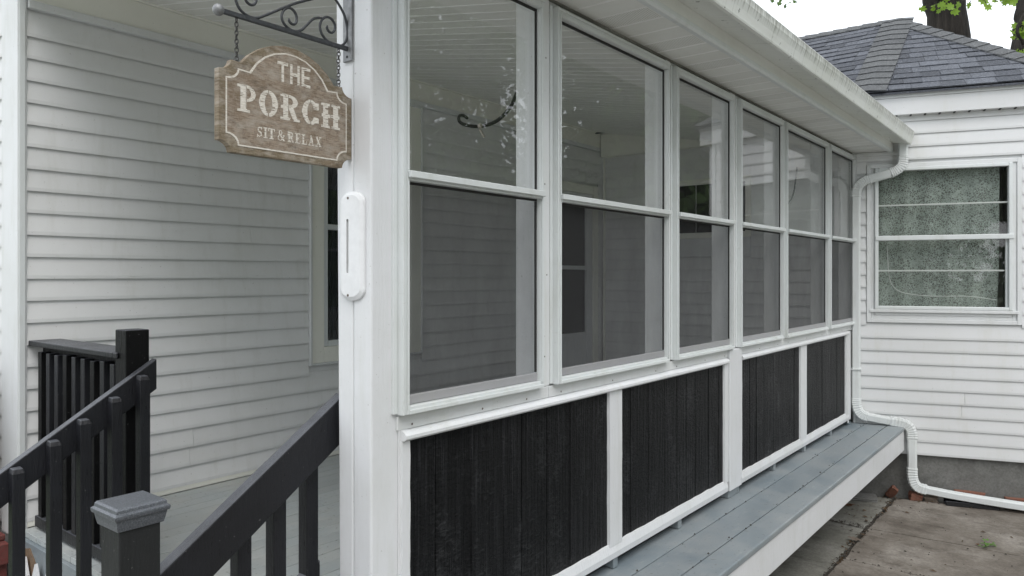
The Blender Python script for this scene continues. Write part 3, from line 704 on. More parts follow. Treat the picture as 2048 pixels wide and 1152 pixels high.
# porch end wall
box("wall", M['siding_grey'], wing, HX + .03, A - .0, .0005, .06, .373, 3.1, 0, frame_of((0, 6.40, 0), (1, 0, 0), (0, 1, 0)))
side_wall(wing, M['siding_grey'], end_fr, HX + .046, A - .1, [DZ + .003 + .1016 * i for i in range(23)], .1016, [(-3.15, -2.35, 1.90, 2.62)], {5: -2.7, 6: -2.72, 14: -3.1}, .018)
box("corner_trim", M['cream'], wing, HX + .0245, HX + .045, 0, .028, DZ + .002, 2.90, .003, end_fr)
box("header_beam", M['cream'], wing, HX + .035, A - .1, .0, .085, 2.905, 3.13, .003, end_fr)
sw = frame_bars(wing, "window", M['cream'], end_fr, -3.148, -2.352, 2.075, 2.615, .05, .003, .02)
box("apron", M['white_trim'], sw, -3.148, -2.352, .003, .024, 1.905, 2.0735, .003, end_fr)
for k in range(3): box("pane", M['dark'], sw, -3.096 + k * .234, -2.872 + k * .234, .004, .008, 2.127, 2.563, 0, end_fr)
# louvred window
lw = frame_bars(wing, "window", M['white_trim'], wing_fr, .099, 1.136, 1.3665, 2.604, .030, .0, .022)
frame_bars(lw, "casing", M['white_trim'], wing_fr, .130, 1.105, 1.397, 2.5735, .026, .0, .012)
box("sill", M['white_trim'], lw, .120, 1.115, .0125, .030, 1.447, 1.470, .003, wing_fr)
box("sill", M['white_trim'], lw, .1575, 1.0775, -.0, .016, 1.4235, 1.4465, .003, wing_fr)
frame_bars(lw, "sash_frame", M['alum'], wing_fr, .1565, 1.0785, 1.4705, 2.573, .026, -.02, .030, .004)
box("sash_rail", M['alum'], lw, .1605, 1.085, -.015, .036, 2.006, 2.043, .004, wing_fr)
for (z0, z1, k1) in ((1.497, 1.766, 1.035), (1.776, 2.005, 1.035), (2.044, 2.276, 1.052), (2.286, 2.546, 1.052)):
    off = R.uniform(-.002, .002)
    box("pane", M['glass'], lw, .183, k1 + .016, -.010 + off, -.006 + off, z0, z1, 0, wing_fr)
for z, k1 in ((1.771, 1.03), (2.281, 1.05)):
    box("louvre_bar", M['hem'], lw, .183, k1, -.012, .002, z - .006, z + .006, .001, wing_fr)
box("louvre_frame", M['alum'], lw, 1.036, 1.050, -.016, .004, 1.4975, 2.0055, .002, wing_fr)
cv = MB(); nk, nz = 60, 12; vs = []
for i in range(nk + 1):
    for j in range(nz + 1):
        k = .175 + (1.008 - .175) * i / nk; z = 1.45 + 1.12 * j / nz
        bow = .015 * max(0, 1 - (z - 1.45) * 3) if i == nk else 0
        vs.append(wing_fr(k - bow, -.055 + .010 * math.sin(i * .55 + .6 * math.sin(j * .5)) - .02 * (1 - j / nz), z))
cv.add(vs, [(i * (nz + 1) + j, (i + 1) * (nz + 1) + j, (i + 1) * (nz + 1) + j + 1, i * (nz + 1) + j + 1) for i in range(nk) for j in range(nz)])
cv.build("lace_curtain", M['lace'], lw, 0, True)
# swag edges: thin cord seams hanging in the lace
sg = catmull([(.235, 2.55), (.24, 2.2), (.252, 1.9), (.262, 1.75), (.285, 1.66), (.36, 1.60), (.55, 1.575), (.8, 1.575), (.985, 1.55)], 8)
MB().tube([wing_fr(k, -.036, z) for k, z in sg[14:]], .0035, 6).build("curtain_hem", M['hem'], lw, 0, True)
# eave: fascia, soffit lip with vent holes
KE = 1.50
box("fascia_board", M['siding_white'], wing, .0, KE, .0, .065, 2.972, 3.104, .003, wing_fr)
box("fascia_board", M['white_trim'], wing, .0, KE + .004, .0, .074, 3.1045, 3.1405, .003, wing_fr)
vm = MB()
for i in range(10): vm.box(.30 + i * .098, .312 + i * .098, .018, .058, 2.966, 2.9715, wing_fr)
vm.build("vent_slots", M['dark'], wing)['kind'] = 'stuff'
box("eave_fascia", M['siding_white'], wing, .0, 5.2, .0, .065, 2.972, 3.14, .003, side_fr)
# roof
P = Vector((-1.444, 7.764, 4.152)); VL = Vector(wing_fr(.118 - .02, .10, 3.150)); VR = Vector(wing_fr(1.52, .10, 3.150))
QL = VL + Vector((-2.6, 0, 0)); RL = P + Vector((-2.6, 0, 0))
VB = VR + Vector((-1.3, 4.2, 0))
roof = MB()
dz = Vector((0, 0, -.012))
for poly in ((P, VL, VR), (RL, QL, VL, P), (P, VR, VB)):
    n0 = len(poly); q = [p - Vector((0, 0, .012)) for p in poly]; r_ = [p + dz - Vector((0, 0, .012)) for p in poly]
    roof.add(q + r_, [tuple(range(n0)), tuple(range(n0, 2 * n0))[::-1]] + [(i, n0 + i, n0 + (i + 1) % n0, (i + 1) % n0) for i in range(n0)])
roof_o = roof.build("roof", M['shingle'], wing)
def shingles(apex, e0, e1, tl=None, expo=.116, maxn=400):
    """courses of laminated shingles on the plane (e0,e1,apex); tl = second top corner for a trapezoid"""
    al = (e1 - e0).normalized(); top = apex
    nrm = (e1 - e0).cross(apex - e0).normalized()
    if nrm.z < 0: nrm = -nrm
    up = nrm.cross(al); up = up if up.z > 0 else -up
    H = (apex - e0).dot(up); s = 0; row = 0
    def span(h):
        t = h / H
        l0 = e0.lerp(tl if tl else apex, t); l1 = e1.lerp(apex, t)
        return (l0 - e0).dot(al), (l1 - e0).dot(al)
    while s < H - .02:
        h1 = min(s + expo + .02, H); a0, a1 = span(s); b0, b1 = span(h1)
        k = a0 - R.uniform(0, .2)
        while k < a1:
            w_ = R.choice((.10, .13, .16, .20)); e = k + w_
            lo0, lo1 = max(k, a0), min(e - .0025, a1); hi0, hi1 = max(k, b0), min(e - .0025, b1)
            if lo1 - lo0 > .02:
                if hi1 < hi0: hi0 = hi1 = min(max((lo0 + lo1) / 2, b0), b1)
                th = R.choice((.004, .004, .009)); dr = R.uniform(-.004, .004)
                pt = lambda kk, hh, nn: tuple(e0 + al * kk + up * hh + nrm * nn)
                v = [pt(lo0, s + dr, .001), pt(lo1, s + dr, .001), pt(hi1, h1, -.004), pt(hi0, h1, -.004),
                     pt(lo0, s + dr, th + .006), pt(lo1, s + dr, th + .006), pt(hi1, h1, .004), pt(hi0, h1, .004)]
                if hi1 - hi0 < .001:
                    v = [v[0], v[1], v[2], v[4], v[5], v[6]]; fs = [(0, 2, 1), (3, 4, 5), (0, 1, 4, 3), (1, 2, 5, 4), (2, 0, 3, 5)]
                else: fs = [(0, 3, 2, 1), (4, 5, 6, 7), (0, 1, 5, 4), (1, 2, 6, 5), (2, 3, 7, 6), (3, 0, 4, 7)]
                MB().add(v, fs).build("shingle", M['shingle'], roof_o)
            k = e
        s += expo; row += 1
shingles(P, VL, VR)
shingles(P, VL + Vector((-1.7, 0, 0)), VL, P + Vector((-1.7, 0, 0)))
def hip_caps(a, b_, nA, nB, half=.13, step=.135):
    d = (b_ - a); L = d.length; t = d.normalized()
    sa = nA.cross(t); sa = sa if sa.dot(nB) < 0 else -sa      # direction lying in face A away from the hip
    sb = nB.cross(t); sb = sb if sb.dot(nA) < 0 else -sb
    up = (nA + nB).normalized(); s = 0
    while s < L - .03:
        e = min(s + step + .03, L + .01); o0, o1 = .022, .016
        p0, p1 = a + t * s + up * (o0 + .004), a + t * e + up * (o1)
        q = [p0 + sa * half - up * .0, p0, p0 + sb * half, p1 + sa * half, p1, p1 + sb * half]
        lo = [x_ - up * .008 for x_ in q]
        MB().add([tuple(x_) for x_ in q + lo], [(0, 1, 4, 3), (1, 2, 5, 4), (6, 9, 10, 7), (7, 10, 11, 8), (0, 6, 7, 1), (1, 7, 8, 2), (3, 4, 10, 9), (4, 5, 11, 10), (0, 3, 9, 6), (2, 8, 11, 5)]).build("cap_shingle", M['cap'], roof_o)
        s += step
def nr(a, b_, c):
    n_ = (b_ - a).cross(c - a).normalized(); return n_ if n_.z > 0 else -n_
nF, nL, nR_ = nr(P, VL, VR), nr(P, RL, VL), nr(P, VR, VB)
nBk = Vector((0, .5, .86))
hip_caps(VL + (P - VL) * .0, P, nL, nF); hip_caps(VR, P, nF, nR_)
hip_caps(P + Vector((-1.8, 0, 0)), P - Vector((.02, 0, 0)), nL, nBk, .11)

# ------------------------------------------------------------------ RAIN GUTTER (K-style, open channel)
gut = thing("rain_gutter", "long white eaves gutter streaked with black and green grime above the windows", "gutter")
prof = [(-1.2215, 2.845), (-1.2215, 2.762), (-1.105, 2.742), (-1.098, 2.750), (-1.088, 2.785), (-1.078, 2.812), (-1.075, 2.836), (-1.082, 2.846), (-1.094, 2.846), (-1.094, 2.842),
        (-1.085, 2.840), (-1.079, 2.834), (-1.082, 2.813), (-1.092, 2.787), (-1.102, 2.753), (-1.1075, 2.7455), (-1.2185, 2.765), (-1.2185, 2.845)]
MB().prism(prof, 1.02, 6.375, lambda a, p, q: (p, a, q)).build("channel", M['gutter'], gut)
MB().prism([(-1.1085, 2.7395), (-1.0975, 2.7425), (-1.0945, 2.7495), (-1.0985, 2.7515), (-1.106, 2.7435)], 1.02, 6.3745, lambda a, p, q: (p, a, q)).build("bottom_rim", M["gutter"], gut)
MB().prism([(-1.2185, 2.765), (-1.1075, 2.7455), (-1.092, 2.787), (-1.080, 2.813), (-1.080, 2.834), (-1.2185, 2.84)], 6.3755, 6.379, lambda a, p, q: (p, a, q)).build("end_cap", M['gutter'], gut)

# ------------------------------------------------------------------ DOWNSPOUT
dsp = thing("downspout", "white corrugated downspout winding from the gutter down over the deck", "downspout")
def spout(name, pts, ribs=False, per=10, sa=.036, sb=.026):
    P_ = [np.array(wing_fr(k, d, z)) for (k, d, z) in pts]
    c = catmull(P_, per) if len(P_) > 2 else [tuple(P_[0] + (P_[1] - P_[0]) * t) for t in np.linspace(0, 1, 8)]
    c = [Vector(p) for p in c]; n = len(c); vs = []; m_ = 16
    for i, p in enumerate(c):
        t = (c[min(i + 1, n - 1)] - c[max(i - 1, 0)]).normalized()
        b_ = Vector(WN); a_ = t.cross(b_).normalized(); b_ = a_.cross(t).normalized()
        s_ = 1 + (.10 if (ribs and i % 2) else 0)
        for q in range(m_):
            th = 2 * math.pi * (q + .5) / m_; cx, sy = math.cos(th), math.sin(th); e = .45
            flute = 1 - (.06 if q % 2 else 0)
            vs.append(tuple(p + a_ * (abs(cx) ** e * (1 if cx > 0 else -1) * sa * s_ * flute) + b_ * (abs(sy) ** e * (1 if sy > 0 else -1) * sb * s_ * flute)))
    fs = [(i * m_ + q, i * m_ + (q + 1) % m_, (i + 1) * m_ + (q + 1) % m_, (i + 1) * m_ + q) for i in range(n - 1) for q in range(m_)] + [tuple(range(m_))[::-1], tuple(range((n - 1) * m_, n * m_))]
    MB().add(vs, fs).build(name, M['alum'], dsp)
D = .055
spout("pipe", [(.352, D, 2.77), (.350, D, 2.66)])
spout("elbow", [(.350, D, 2.66), (.349, D, 2.62), (.335, D, 2.575), (.30, D, 2.545), (.262, D, 2.527)], True, 6)
spout("pipe", [(.262, D, 2.527), (.125, D, 2.490)], sa=.034, sb=.025)
spout("elbow", [(.125, D, 2.490), (.080, D, 2.475), (.043, D, 2.445), (.024, D, 2.40), (.022, D, 2.35)], True, 6)
spout("pipe", [(.022, D, 2.35), (.021, D, 1.9), (.021, D, .95)], sa=.034)
spout("pipe", [(.021, D, 1.0), (.021, D, .77)])
spout("elbow", [(.021, D, .77), (.022, D, .73), (.035, D, .675), (.065, D, .640), (.105, D, .628)], True, 6)
spout("pipe", [(.105, D, .628), (.26, D, .605)], sa=.032, sb=.025)
spout("elbow", [(.26, D, .605), (.33, D, .598), (.385, D, .575), (.408, D, .53), (.412, D, .48)], True, 6)
spout("pipe", [(.412, D, .48), (.412, D, .25)], sa=.034)
spout("elbow", [(.412, D, .26), (.413, D, .20), (.425, D, .145), (.455, D, .110), (.51, D, .098)], True, 6)
spout("pipe", [(.51, D, .098), (.80, D + .03, .073), (1.55, D + .10, .035)], sa=.030)
stp = MB(); stp.box(-.018, .060, .0005, .088, .995, 1.003, wing_fr); stp.build("strap", M['alum'], dsp)

# ------------------------------------------------------------------ POST PLATE
pl = thing("post_plate", "white oblong plate with a narrow vertical slot on the porch corner post", "plate")
def stadium(cx, cz, hw_, hh, n=12):
    out = []
    rz = min(hw_, hh)
    for q in range(n + 1): th = math.pi * q / n; out.append((cx + hw_ * math.cos(th), cz + hh - rz * .62 + rz * .62 * math.sin(th)))
    for q in range(n + 1): th = math.pi + math.pi * q / n; out.append((cx + hw_ * math.cos(th), cz - hh + rz * .62 + rz * .62 * math.sin(th)))
    return out
cx, cz = -1.5705, 1.8105
L0 = stadium(cx, cz, .0495, .148); L1 = stadium(cx, cz, .0485, .147); L2 = stadium(cx, cz, .039, .137); L3 = stadium(cx - .010, cz, .0046, .073); 
n_ = len(L0); vs = []
for Lx, yy in ((L0, Y0 - .0015), (L1, Y0 - .008), (L2, Y0 - .014), (L3, Y0 - .0145), (L3, Y0 - .004)): vs += [(p, yy, q) for p, q in Lx]
fs = [(r_ * n_ + i, r_ * n_ + (i + 1) % n_, (r_ + 1) * n_ + (i + 1) % n_, (r_ + 1) * n_ + i) for r_ in range(4) for i in range(n_)]
MB().add(vs, fs).build("plate", M['white_plastic'], pl)
MB().add([(p, Y0 - .005, q) for p, q in L3], [tuple(range(n_))]).build("slot", M['slot'], pl)
for z in (1.940, 1.678):
    MB().tube([(cx - .008, Y0 - .0152, z), (cx - .008, Y0 - .010, z)], .0035, 10).build("screw", M['screw'], pl)

# ------------------------------------------------------------------ BRACKET
brk = thing("sign_bracket", "black wrought iron scroll bracket with ball end on the porch post", "bracket")
BX = -1.590; BZ = 2.3455
box("bar", M['iron'], brk, BX - .005, BX + .005, .938, 1.303, BZ - .0055, BZ + .0055, .001)
bm = bmesh.new(); bmesh.ops.create_uvsphere(bm, u_segments=24, v_segments=14, radius=.0135, matrix=Matrix.Translation((BX, .927, BZ)))
me = bpy.data.meshes.new("ball"); bm.to_mesh(me); bm.free()
for p in me.polygons: p.use_smooth = True
link("ball", me, M['steel'], brk)
box("mount_plate", M['steel'], brk, -1.608, -1.572, Y0 - .0075, Y0 - .0015, 2.311, 2.62, .002)
for z in (2.324, 2.60): MB().tube([(-1.59, Y0 - .0085, z), (-1.59, Y0 - .0076, z)], .0035, 10).build("bolt_hole", M['dark'], brk)
def scroll(pts, r=.0034):
    c = catmull(pts, 7); n = len(c); rs = [r * min(1, .55 + i / 10, .55 + (n - 1 - i) / 10) for i in range(n)]
    MB().tube([(BX, y, z) for y, z in c], rs, 8).build("scroll", M['iron'], brk, 0, True)
scroll([(1.012, 2.408), (1.005, 2.413), (.997, 2.408), (.994, 2.397), (1.000, 2.385), (1.011, 2.381), (1.021, 2.386), (1.026, 2.398), (1.024, 2.413), (1.012, 2.427), (.995, 2.430), (.980, 2.420), (.971, 2.402), (.971, 2.382),
        (.980, 2.364), (.995, 2.3545), (1.012, 2.3515), (1.030, 2.355), (1.060, 2.373), (1.099, 2.398), (1.135, 2.420), (1.169, 2.438), (1.21, 2.46), (1.25, 2.50), (1.28, 2.55), (1.30, 2.60)])
scroll([(1.1175, 2.378), (1.120, 2.370), (1.129, 2.366), (1.138, 2.371), (1.141, 2.383), (1.137, 2.396), (1.126, 2.404), (1.114, 2.403), (1.103, 2.394), (1.097, 2.380), (1.099, 2.367), (1.108, 2.357), (1.122, 2.351), (1.140, 2.351),
        (1.156, 2.359), (1.172, 2.376), (1.190, 2.395), (1.205, 2.403), (1.220, 2.407)])
scroll([(1.2365, 2.392), (1.236, 2.383), (1.244, 2.376), (1.254, 2.378), (1.261, 2.387), (1.261, 2.400), (1.252, 2.411), (1.238, 2.414), (1.225, 2.408), (1.216, 2.396), (1.213, 2.381), (1.218, 2.366), (1.231, 2.354), (1.250, 2.347),
        (1.270, 2.346), (1.288, 2.353), (1.301, 2.372), (1.303, 2.400), (1.295, 2.430), (1.280, 2.452), (1.258, 2.472), (1.225, 2.49), (1.18, 2.50)])

# ------------------------------------------------------------------ HANGING SIGN
sign = thing("hanging_sign", "weathered brown wooden sign reading THE PORCH SIT & RELAX hung on chains", "sign")
SY = 1.115
def outline(i, n=9):
    hw_, zb, zs, zt, ax, cyw, czh = .1935 - i, 2.019 + i, 2.233 - i, 2.302 - i, .136 - i * .25 - .0, .031, .026
    if i > .001: ax = .1365 - i * 1.25
    pts = []
    def arc(c, a0, a1, rx, rz): 
        for k in range(n + 1): t = a0 + (a1 - a0) * k / n; pts.append((c[0] + rx * math.cos(t), c[1] + rz * math.sin(t)))
    q = math.pi / 2
    arc((-hw_, zb), q, 0, cyw, czh)                      # bottom left, concave
    arc((hw_, zb), math.pi, q, cyw, czh)
    arc((hw_, zs + .002), -q, -math.pi, cyw, czh * .95)     # top right concave
    r_ = (ax ** 2 + (zt - zs) ** 2) / (2 * (zt - zs)); a0 = math.asin(min(1, ax / r_))
    arc((0, zt - r_), q - a0, q + a0, r_, r_)
    arc((-hw_, zs + .002), 0, -q, cyw, czh * .95)
    return [(SY + p, z) for p, z in pts]
xf, xb = -1.5790, -1.5985
O0, Oi = outline(0), outline(.012)
bd = MB(); bd.prism(O0, xb, xf, lambda a, p, q: (a, p, q)); bd.build("board", M['sign_edge'], sign, .0012)
MB().prism(outline(.0175), xf - .004, xf + .0006, lambda a, p, q: (a, p, q)).build("board_face", M['sign'], sign)
Oa, Ob = outline(.0170), outline(.0205); nn = len(Oa)
MB().add([(xf + .0009, p, z) for p, z in Oa] + [(xf + .0009, p, z) for p, z in Ob] + [(xf - .001, p, z) for p, z in Oa] + [(xf - .001, p, z) for p, z in Ob],
         [(i, (i + 1) % nn, nn + (i + 1) % nn, nn + i) for i in range(nn)] + [(2 * nn + i, 2 * nn + (i + 1) % nn, (i + 1) % nn, i) for i in range(nn)]).build("border_line", M['letter'], sign)
# lettering: strokes rasterised into thin rows
def glyph(ch, style):
    B = []                                     # boxes (x0,x1,y0,y1), rings ((cx,cy,rx,ry,w,a0,a1)), strokes; coordinates 0..1
    if style == 'sans':
        t = .26
        d = {'T': [('b', 0, 1, .84, 1), ('b', .37, .63, 0, .84)], 'H': [('b', 0, t, 0, 1), ('b', 1 - t, 1, 0, 1), ('b', t, 1 - t, .42, .58)],
             'E': [('b', 0, .30, 0, 1), ('b', .3, 1, .85, 1), ('b', .3, .9, .43, .57), ('b', .3, 1, 0, .15)]}
        return d[ch], []
    if style == 'slab':
        if ch == 'P': return [('b', .16, .50, 0, 1), ('b', 0, .66, 0, .10), ('b', 0, .2, .90, 1), ('r', .50, .70, .46, .30, .25)], [('b', .44, .475, .12, .98), ('k', 0, .44, .40, 1)] 
        if ch == 'O': return [('r', .5, .5, .5, .5, .30), ('b', -.02, .06, .42, .58), ('b', .94, 1.02, .42, .58)], [('b', .48, .52, -.1, 1.1)]
        if ch == 'R': return [('b', .14, .42, 0, 1), ('b', 0, .52, 0, .10), ('b', 0, .2, .90, 1), ('r', .44, .74, .46, .26, .26), ('s', .55, .48, .76, .08, .24), ('b', .66, 1, 0, .10), ('b', .02, .15, .44, .56)], [('b', .395, .425, .12, .98), ('k', 0, .395, .47, 1)]
        if ch == 'C': return [('r', .5, .5, .5, .5, .30), ('b', -.03, .06, .42, .58), ('b', .80, 1.0, .66, .92), ('b', .80, 1.0, .10, .30)], [('b', .66, 1.1, .33, .64), ('b', .48, .52, .8, 1.1), ('b', .48, .52, -.1, .2)]
        if ch == 'H': return [('b', .10, .36, 0, 1), ('b', .64, .90, 0, 1), ('b', 0, .46, 0, .10), ('b', .54, 1, 0, .10), ('b', 0, .46, .90, 1), ('b', .54, 1, .90, 1), ('b', .36, .64, .42, .57), ('b', .03, .1, .44, .56), ('b', .9, .97, .44, .56)], [('b', .485, .515, .3, .7)]
    t = .24
    d = {'S': [('s', .85, .84, .55, .93, .16), ('s', .55, .93, .22, .80, .17), ('s', .22, .80, .28, .60, .2), ('s', .28, .6, .76, .40, .24), ('s', .76, .40, .80, .2, .2), ('s', .80, .2, .5, .07, .17), ('s', .5, .07, .14, .18, .16), ('b', .78, .9, .72, 1), ('b', .08, .2, 0, .28)],
         'I': [('b', .3, .7, 0, 1), ('b', 0, 1, 0, .09), ('b', 0, 1, .91, 1)],
         'T': [('b', .36, .64, 0, 1), ('b', .2, .8, 0, .09), ('b', 0, 1, .9, 1), ('b', 0, .1, .72, 1), ('b', .9, 1, .72, 1)],
         '&': [('r', .42, .76, .24, .24, .13), ('r', .36, .27, .34, .27, .15), ('s', .30, .62, .88, .05, .18), ('s', .62, .12, .9, .5, .1), ('b', .72, 1, .47, .55), ('b', .76, 1, 0, .08)],
         'R': [('b', .12, .40, 0, 1), ('b', 0, .52, 0, .09), ('b', 0, .3, .91, 1), ('r', .42, .74, .42, .26, .2), ('s', .52, .5, .8, .05, .22), ('b', .7, 1, 0, .09)],
         'E': [('b', .14, .44, 0, 1), ('b', 0, .9, 0, .09), ('b', 0, .9, .91, 1), ('b', .82, .92, .72, 1), ('b', .82, .92, 0, .3), ('b', .4, .66, .45, .55), ('b', .62, .7, .36, .64)],
         'L': [('b', .16, .46, 0, 1), ('b', 0, .9, 0, .09), ('b', 0, .62, .91, 1), ('b', .82, .92, 0, .34)],
         'A': [('s', .5, .95, .22, .05, .1), ('s', .5, .95, .76, .05, .24), ('b', 0, .4, 0, .09), ('b', .56, 1, 0, .09), ('b', .3, .66, .30, .38)],
         'X': [('s', .22, .95, .78, .05, .24), ('s', .8, .95, .2, .05, .1), ('b', 0, .42, .91, 1), ('b', .6, 1, .91, 1), ('b', 0, .4, 0, .09), ('b', .56, 1, 0, .09)]}
    return d[ch], []
def inside(shapes, X, Y, asp):
    m = np.zeros(X.shape, bool)
    for s in shapes:
        if s[0] == 'b': m |= (X >= s[1]) & (X <= s[2]) & (Y >= s[3]) & (Y <= s[4])
        elif s[0] == 'r':
            _, cx, cy, rx, ry, w_ = s; ix, iy = rx - w_, ry - w_ * .42
            m |= (((X - cx) / rx) ** 2 + ((Y - cy) / ry) ** 2 <= 1) & (((X - cx) / max(ix, .02)) ** 2 + ((Y - cy) / max(iy, .02)) ** 2 >= 1)
        elif s[0] == 's':
            _, x0, y0, x1, y1, w_ = s; ax, ay = x0 * asp, y0; bx, by = x1 * asp, y1; px, py = X * asp, Y
            L2 = (bx - ax) ** 2 + (by - ay) ** 2; t = np.clip(((px - ax) * (bx - ax) + (py - ay) * (by - ay)) / L2, 0, 1)
            m |= (px - ax - t * (bx - ax)) ** 2 + (py - ay - t * (by - ay)) ** 2 <= (w_ * asp / 2) ** 2
    return m
def word(name, text, style, y0, y1, z0, z1, widths, gap, cell):
    b = MB(); tot = sum(widths) + gap * (len(text) - 1); sc = (y1 - y0) / tot; yy = y0
    xx = xf + .0012
    for ch, wd in zip(text, widths):
        W_ = wd * sc
        if ch != ' ':
            add, cut = glyph(ch, style); H_ = z1 - z0; ny = int(W_ * 1.1 / cell); nz = int(H_ / cell)
            X, Y = np.meshgrid((np.arange(ny) + .5) / ny * 1.1 - .05, (np.arange(nz) + .5) / nz)
            m = inside(add, X, Y, W_ / H_)
            real = [c for c in cut if c[0] == 'b']
            if real: m &= ~inside(real, X, Y, W_ / H_)
            for c in cut:
                if c[0] == 'k':                 # counter left of a bowl is not part of the letter
                    keep = inside([s for s in add if s[0] != 'r'], X, Y, W_ / H_)
                    reg = (X >= c[1]) & (X <= c[2]) & (Y >= c[3]) & (Y <= c[4]); m &= ~(reg & ~keep)
            for r_ in range(nz):
                row = m[r_].copy(); zc = z0 + r_ * cell
                for c_ in range(ny):            # wear along the grain
                    if row[c_] and noise.noise((yy * 40 + c_ * cell * 60, zc * 420, 3.1)) > .36: row[c_] = False
                c_ = 0
                while c_ < ny:
                    if row[c_]:
                        e = c_
                        while e < ny and row[e]: e += 1
                        p0, p1 = yy - .05 * W_ + c_ * cell, yy - .05 * W_ + e * cell
                        b.add([(xx, p0, zc), (xx, p1, zc), (xx, p1, zc + cell), (xx, p0, zc + cell)], [(0, 1, 2, 3)]); c_ = e
                    else: c_ += 1
        yy += W_ + gap * sc
    return b.build(name, M['letter'], sign)
word("lettering", "THE", 'sans', 1.076, 1.174, 2.2105, 2.2605, (1, .95, .85), .16, .0009)
word("lettering", "PORCH", 'slab', .9675, 1.269, 2.118, 2.182, (1, 1.02, 1.12, 1.0, 1.2), .14, .0009)
word("lettering", "SIT & RELAX", 'serif', 1.019, 1.209, 2.0645, 2.0905, (.8, .55, .9, .15, 1.05, .15, 1.0, .85, .85, 1.0, 1.0), .12, .0006)
def chain(y, z0, z1, x):
    n = max(3, round((z0 - z1) / .0098)); pit = (z0 - z1) / n; first = None
    ch = bpy.data.objects.new("chain", None); COL.objects.link(ch); ch.parent = sign
    mesh = {}
    for i in range(n):
        if i % 2 not in mesh:
            pts = []
            for q in range(17):
                t = 2 * math.pi * q / 16; a_, c_ = .0042 * math.cos(t), (pit * .66) * math.sin(t)
                pts.append((0, a_, c_) if i % 2 == 0 else (a_, 0, c_))
            mm = MB().tube(pts, .0015, 6, False).mesh("link"); mm.materials.append(M['chain']); mesh[i % 2] = mm
        o = bpy.data.objects.new("link", mesh[i % 2]); COL.objects.link(o); o.parent = ch
        o.location = (x + R.uniform(-.0006, .0006), y + R.uniform(-.0006, .0006), z0 - pit * (i + .5)); o.rotation_euler = (R.uniform(-.1, .1), R.uniform(-.1, .1), .5 + R.uniform(-.25, .25))
    for zz in (z0 + .001, z1 - .002):
        pts = [(x, y + .0035 * math.cos(2 * math.pi * q / 12), zz + .0035 * math.sin(2 * math.pi * q / 12)) for q in range(13)]
        MB().tube(pts, .0010, 6, False).build("screw_eye", M['chain'], ch)
chain(.973, 2.339, 2.238, BX); chain(1.2735, 2.339, 2.236, BX)

# ------------------------------------------------------------------ STAIRS AND RAILINGS
stairs = thing("porch_stairs", "short flight of grey painted wooden steps between the two black stair rails", "stairs")
for i in range(3):
    z = DZ - .19 * (i + 1) + .05; y = 1.245 - .27 * i
    if i < 2: 
        for dy in (0, .135): box("tread", M['deck'], stairs, -2.82, -1.72, y - .265 + dy, y - .135 + dy, z - .03, z, .004)
    box("riser", M['white_wood'], stairs, -2.82, -1.72, y - .002, y + .014, max(0, z - .19) if i < 2 else .0, z - .031 if i == 0 else z + .0, .002) if i < 2 else None
for xx in (-2.845, -1.715):
    MB().prism([(1.26, .0), (1.26, .50), (.98, .30), (.72, .12), (.66, .0)], xx, xx + .022, lambda a, p, q: (a, p, q)).build("stringer", M['white_wood'], stairs)

def slope_rail(parent, m, x0, x1, ya, za, yb, zb, h, top_m=None):
    """sloping board: top edge from (ya,za) to (yb,zb), vertical height h, blunt-cut ends"""
    b = MB(); b.add([(x, y, z) for x in (x0, x1) for (y, z) in ((ya, za), (yb, zb), (yb, zb - h), (ya, za - h))],
                    [(0, 1, 2, 3), (7, 6, 5, 4), (0, 4, 5, 1), (1, 5, 6, 2), (2, 6, 7, 3), (3, 7, 4, 0)])
    return b.build("handrail", m, parent, .004)
rr = thing("stair_railing", "charcoal stair rail rising to the white corner post, with capped newel post", "railing")
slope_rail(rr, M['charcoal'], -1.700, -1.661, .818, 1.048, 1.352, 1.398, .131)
for y in (.857, .961, 1.065, 1.169, 1.273):
    zt = 1.383 - (1.33 - y) * .653 - .075
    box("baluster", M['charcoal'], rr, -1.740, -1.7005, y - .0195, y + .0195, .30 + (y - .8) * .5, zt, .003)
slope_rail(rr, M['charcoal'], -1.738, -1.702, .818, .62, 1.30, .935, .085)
NX, NY = -1.664, .763
nw = box("newel_post", M['newel'], rr, NX - .0445, NX + .0445, NY - .0445, NY + .0445, 0.0, 1.215, .004)
capz = 1.200
cpm = MB()
def ring(h, z): return [(NX - h, NY - h, z), (NX + h, NY - h, z), (NX + h, NY + h, z), (NX - h, NY + h, z)]
levels = [(.0460, capz - .012), (.0490, capz - .012), (.052, capz), (.0545, capz + .014), (.0580, capz + .0145), (.0595, capz + .020), (.0595, capz + .0245), (.0545, capz + .0275), (.0535, capz + .0345), (.050, capz + .0385)]
vs = [p for h, z in levels for p in ring(h, z)]
fs = [(i * 4 + c, i * 4 + (c + 1) % 4, i * 4 + 4 + (c + 1) % 4, i * 4 + 4 + c) for i in range(len(levels) - 1) for c in range(4)] + [tuple(range(len(vs) - 4, len(vs)))]
cpm.add(vs, fs).build("post_cap", M['postcap'], nw, .0007)

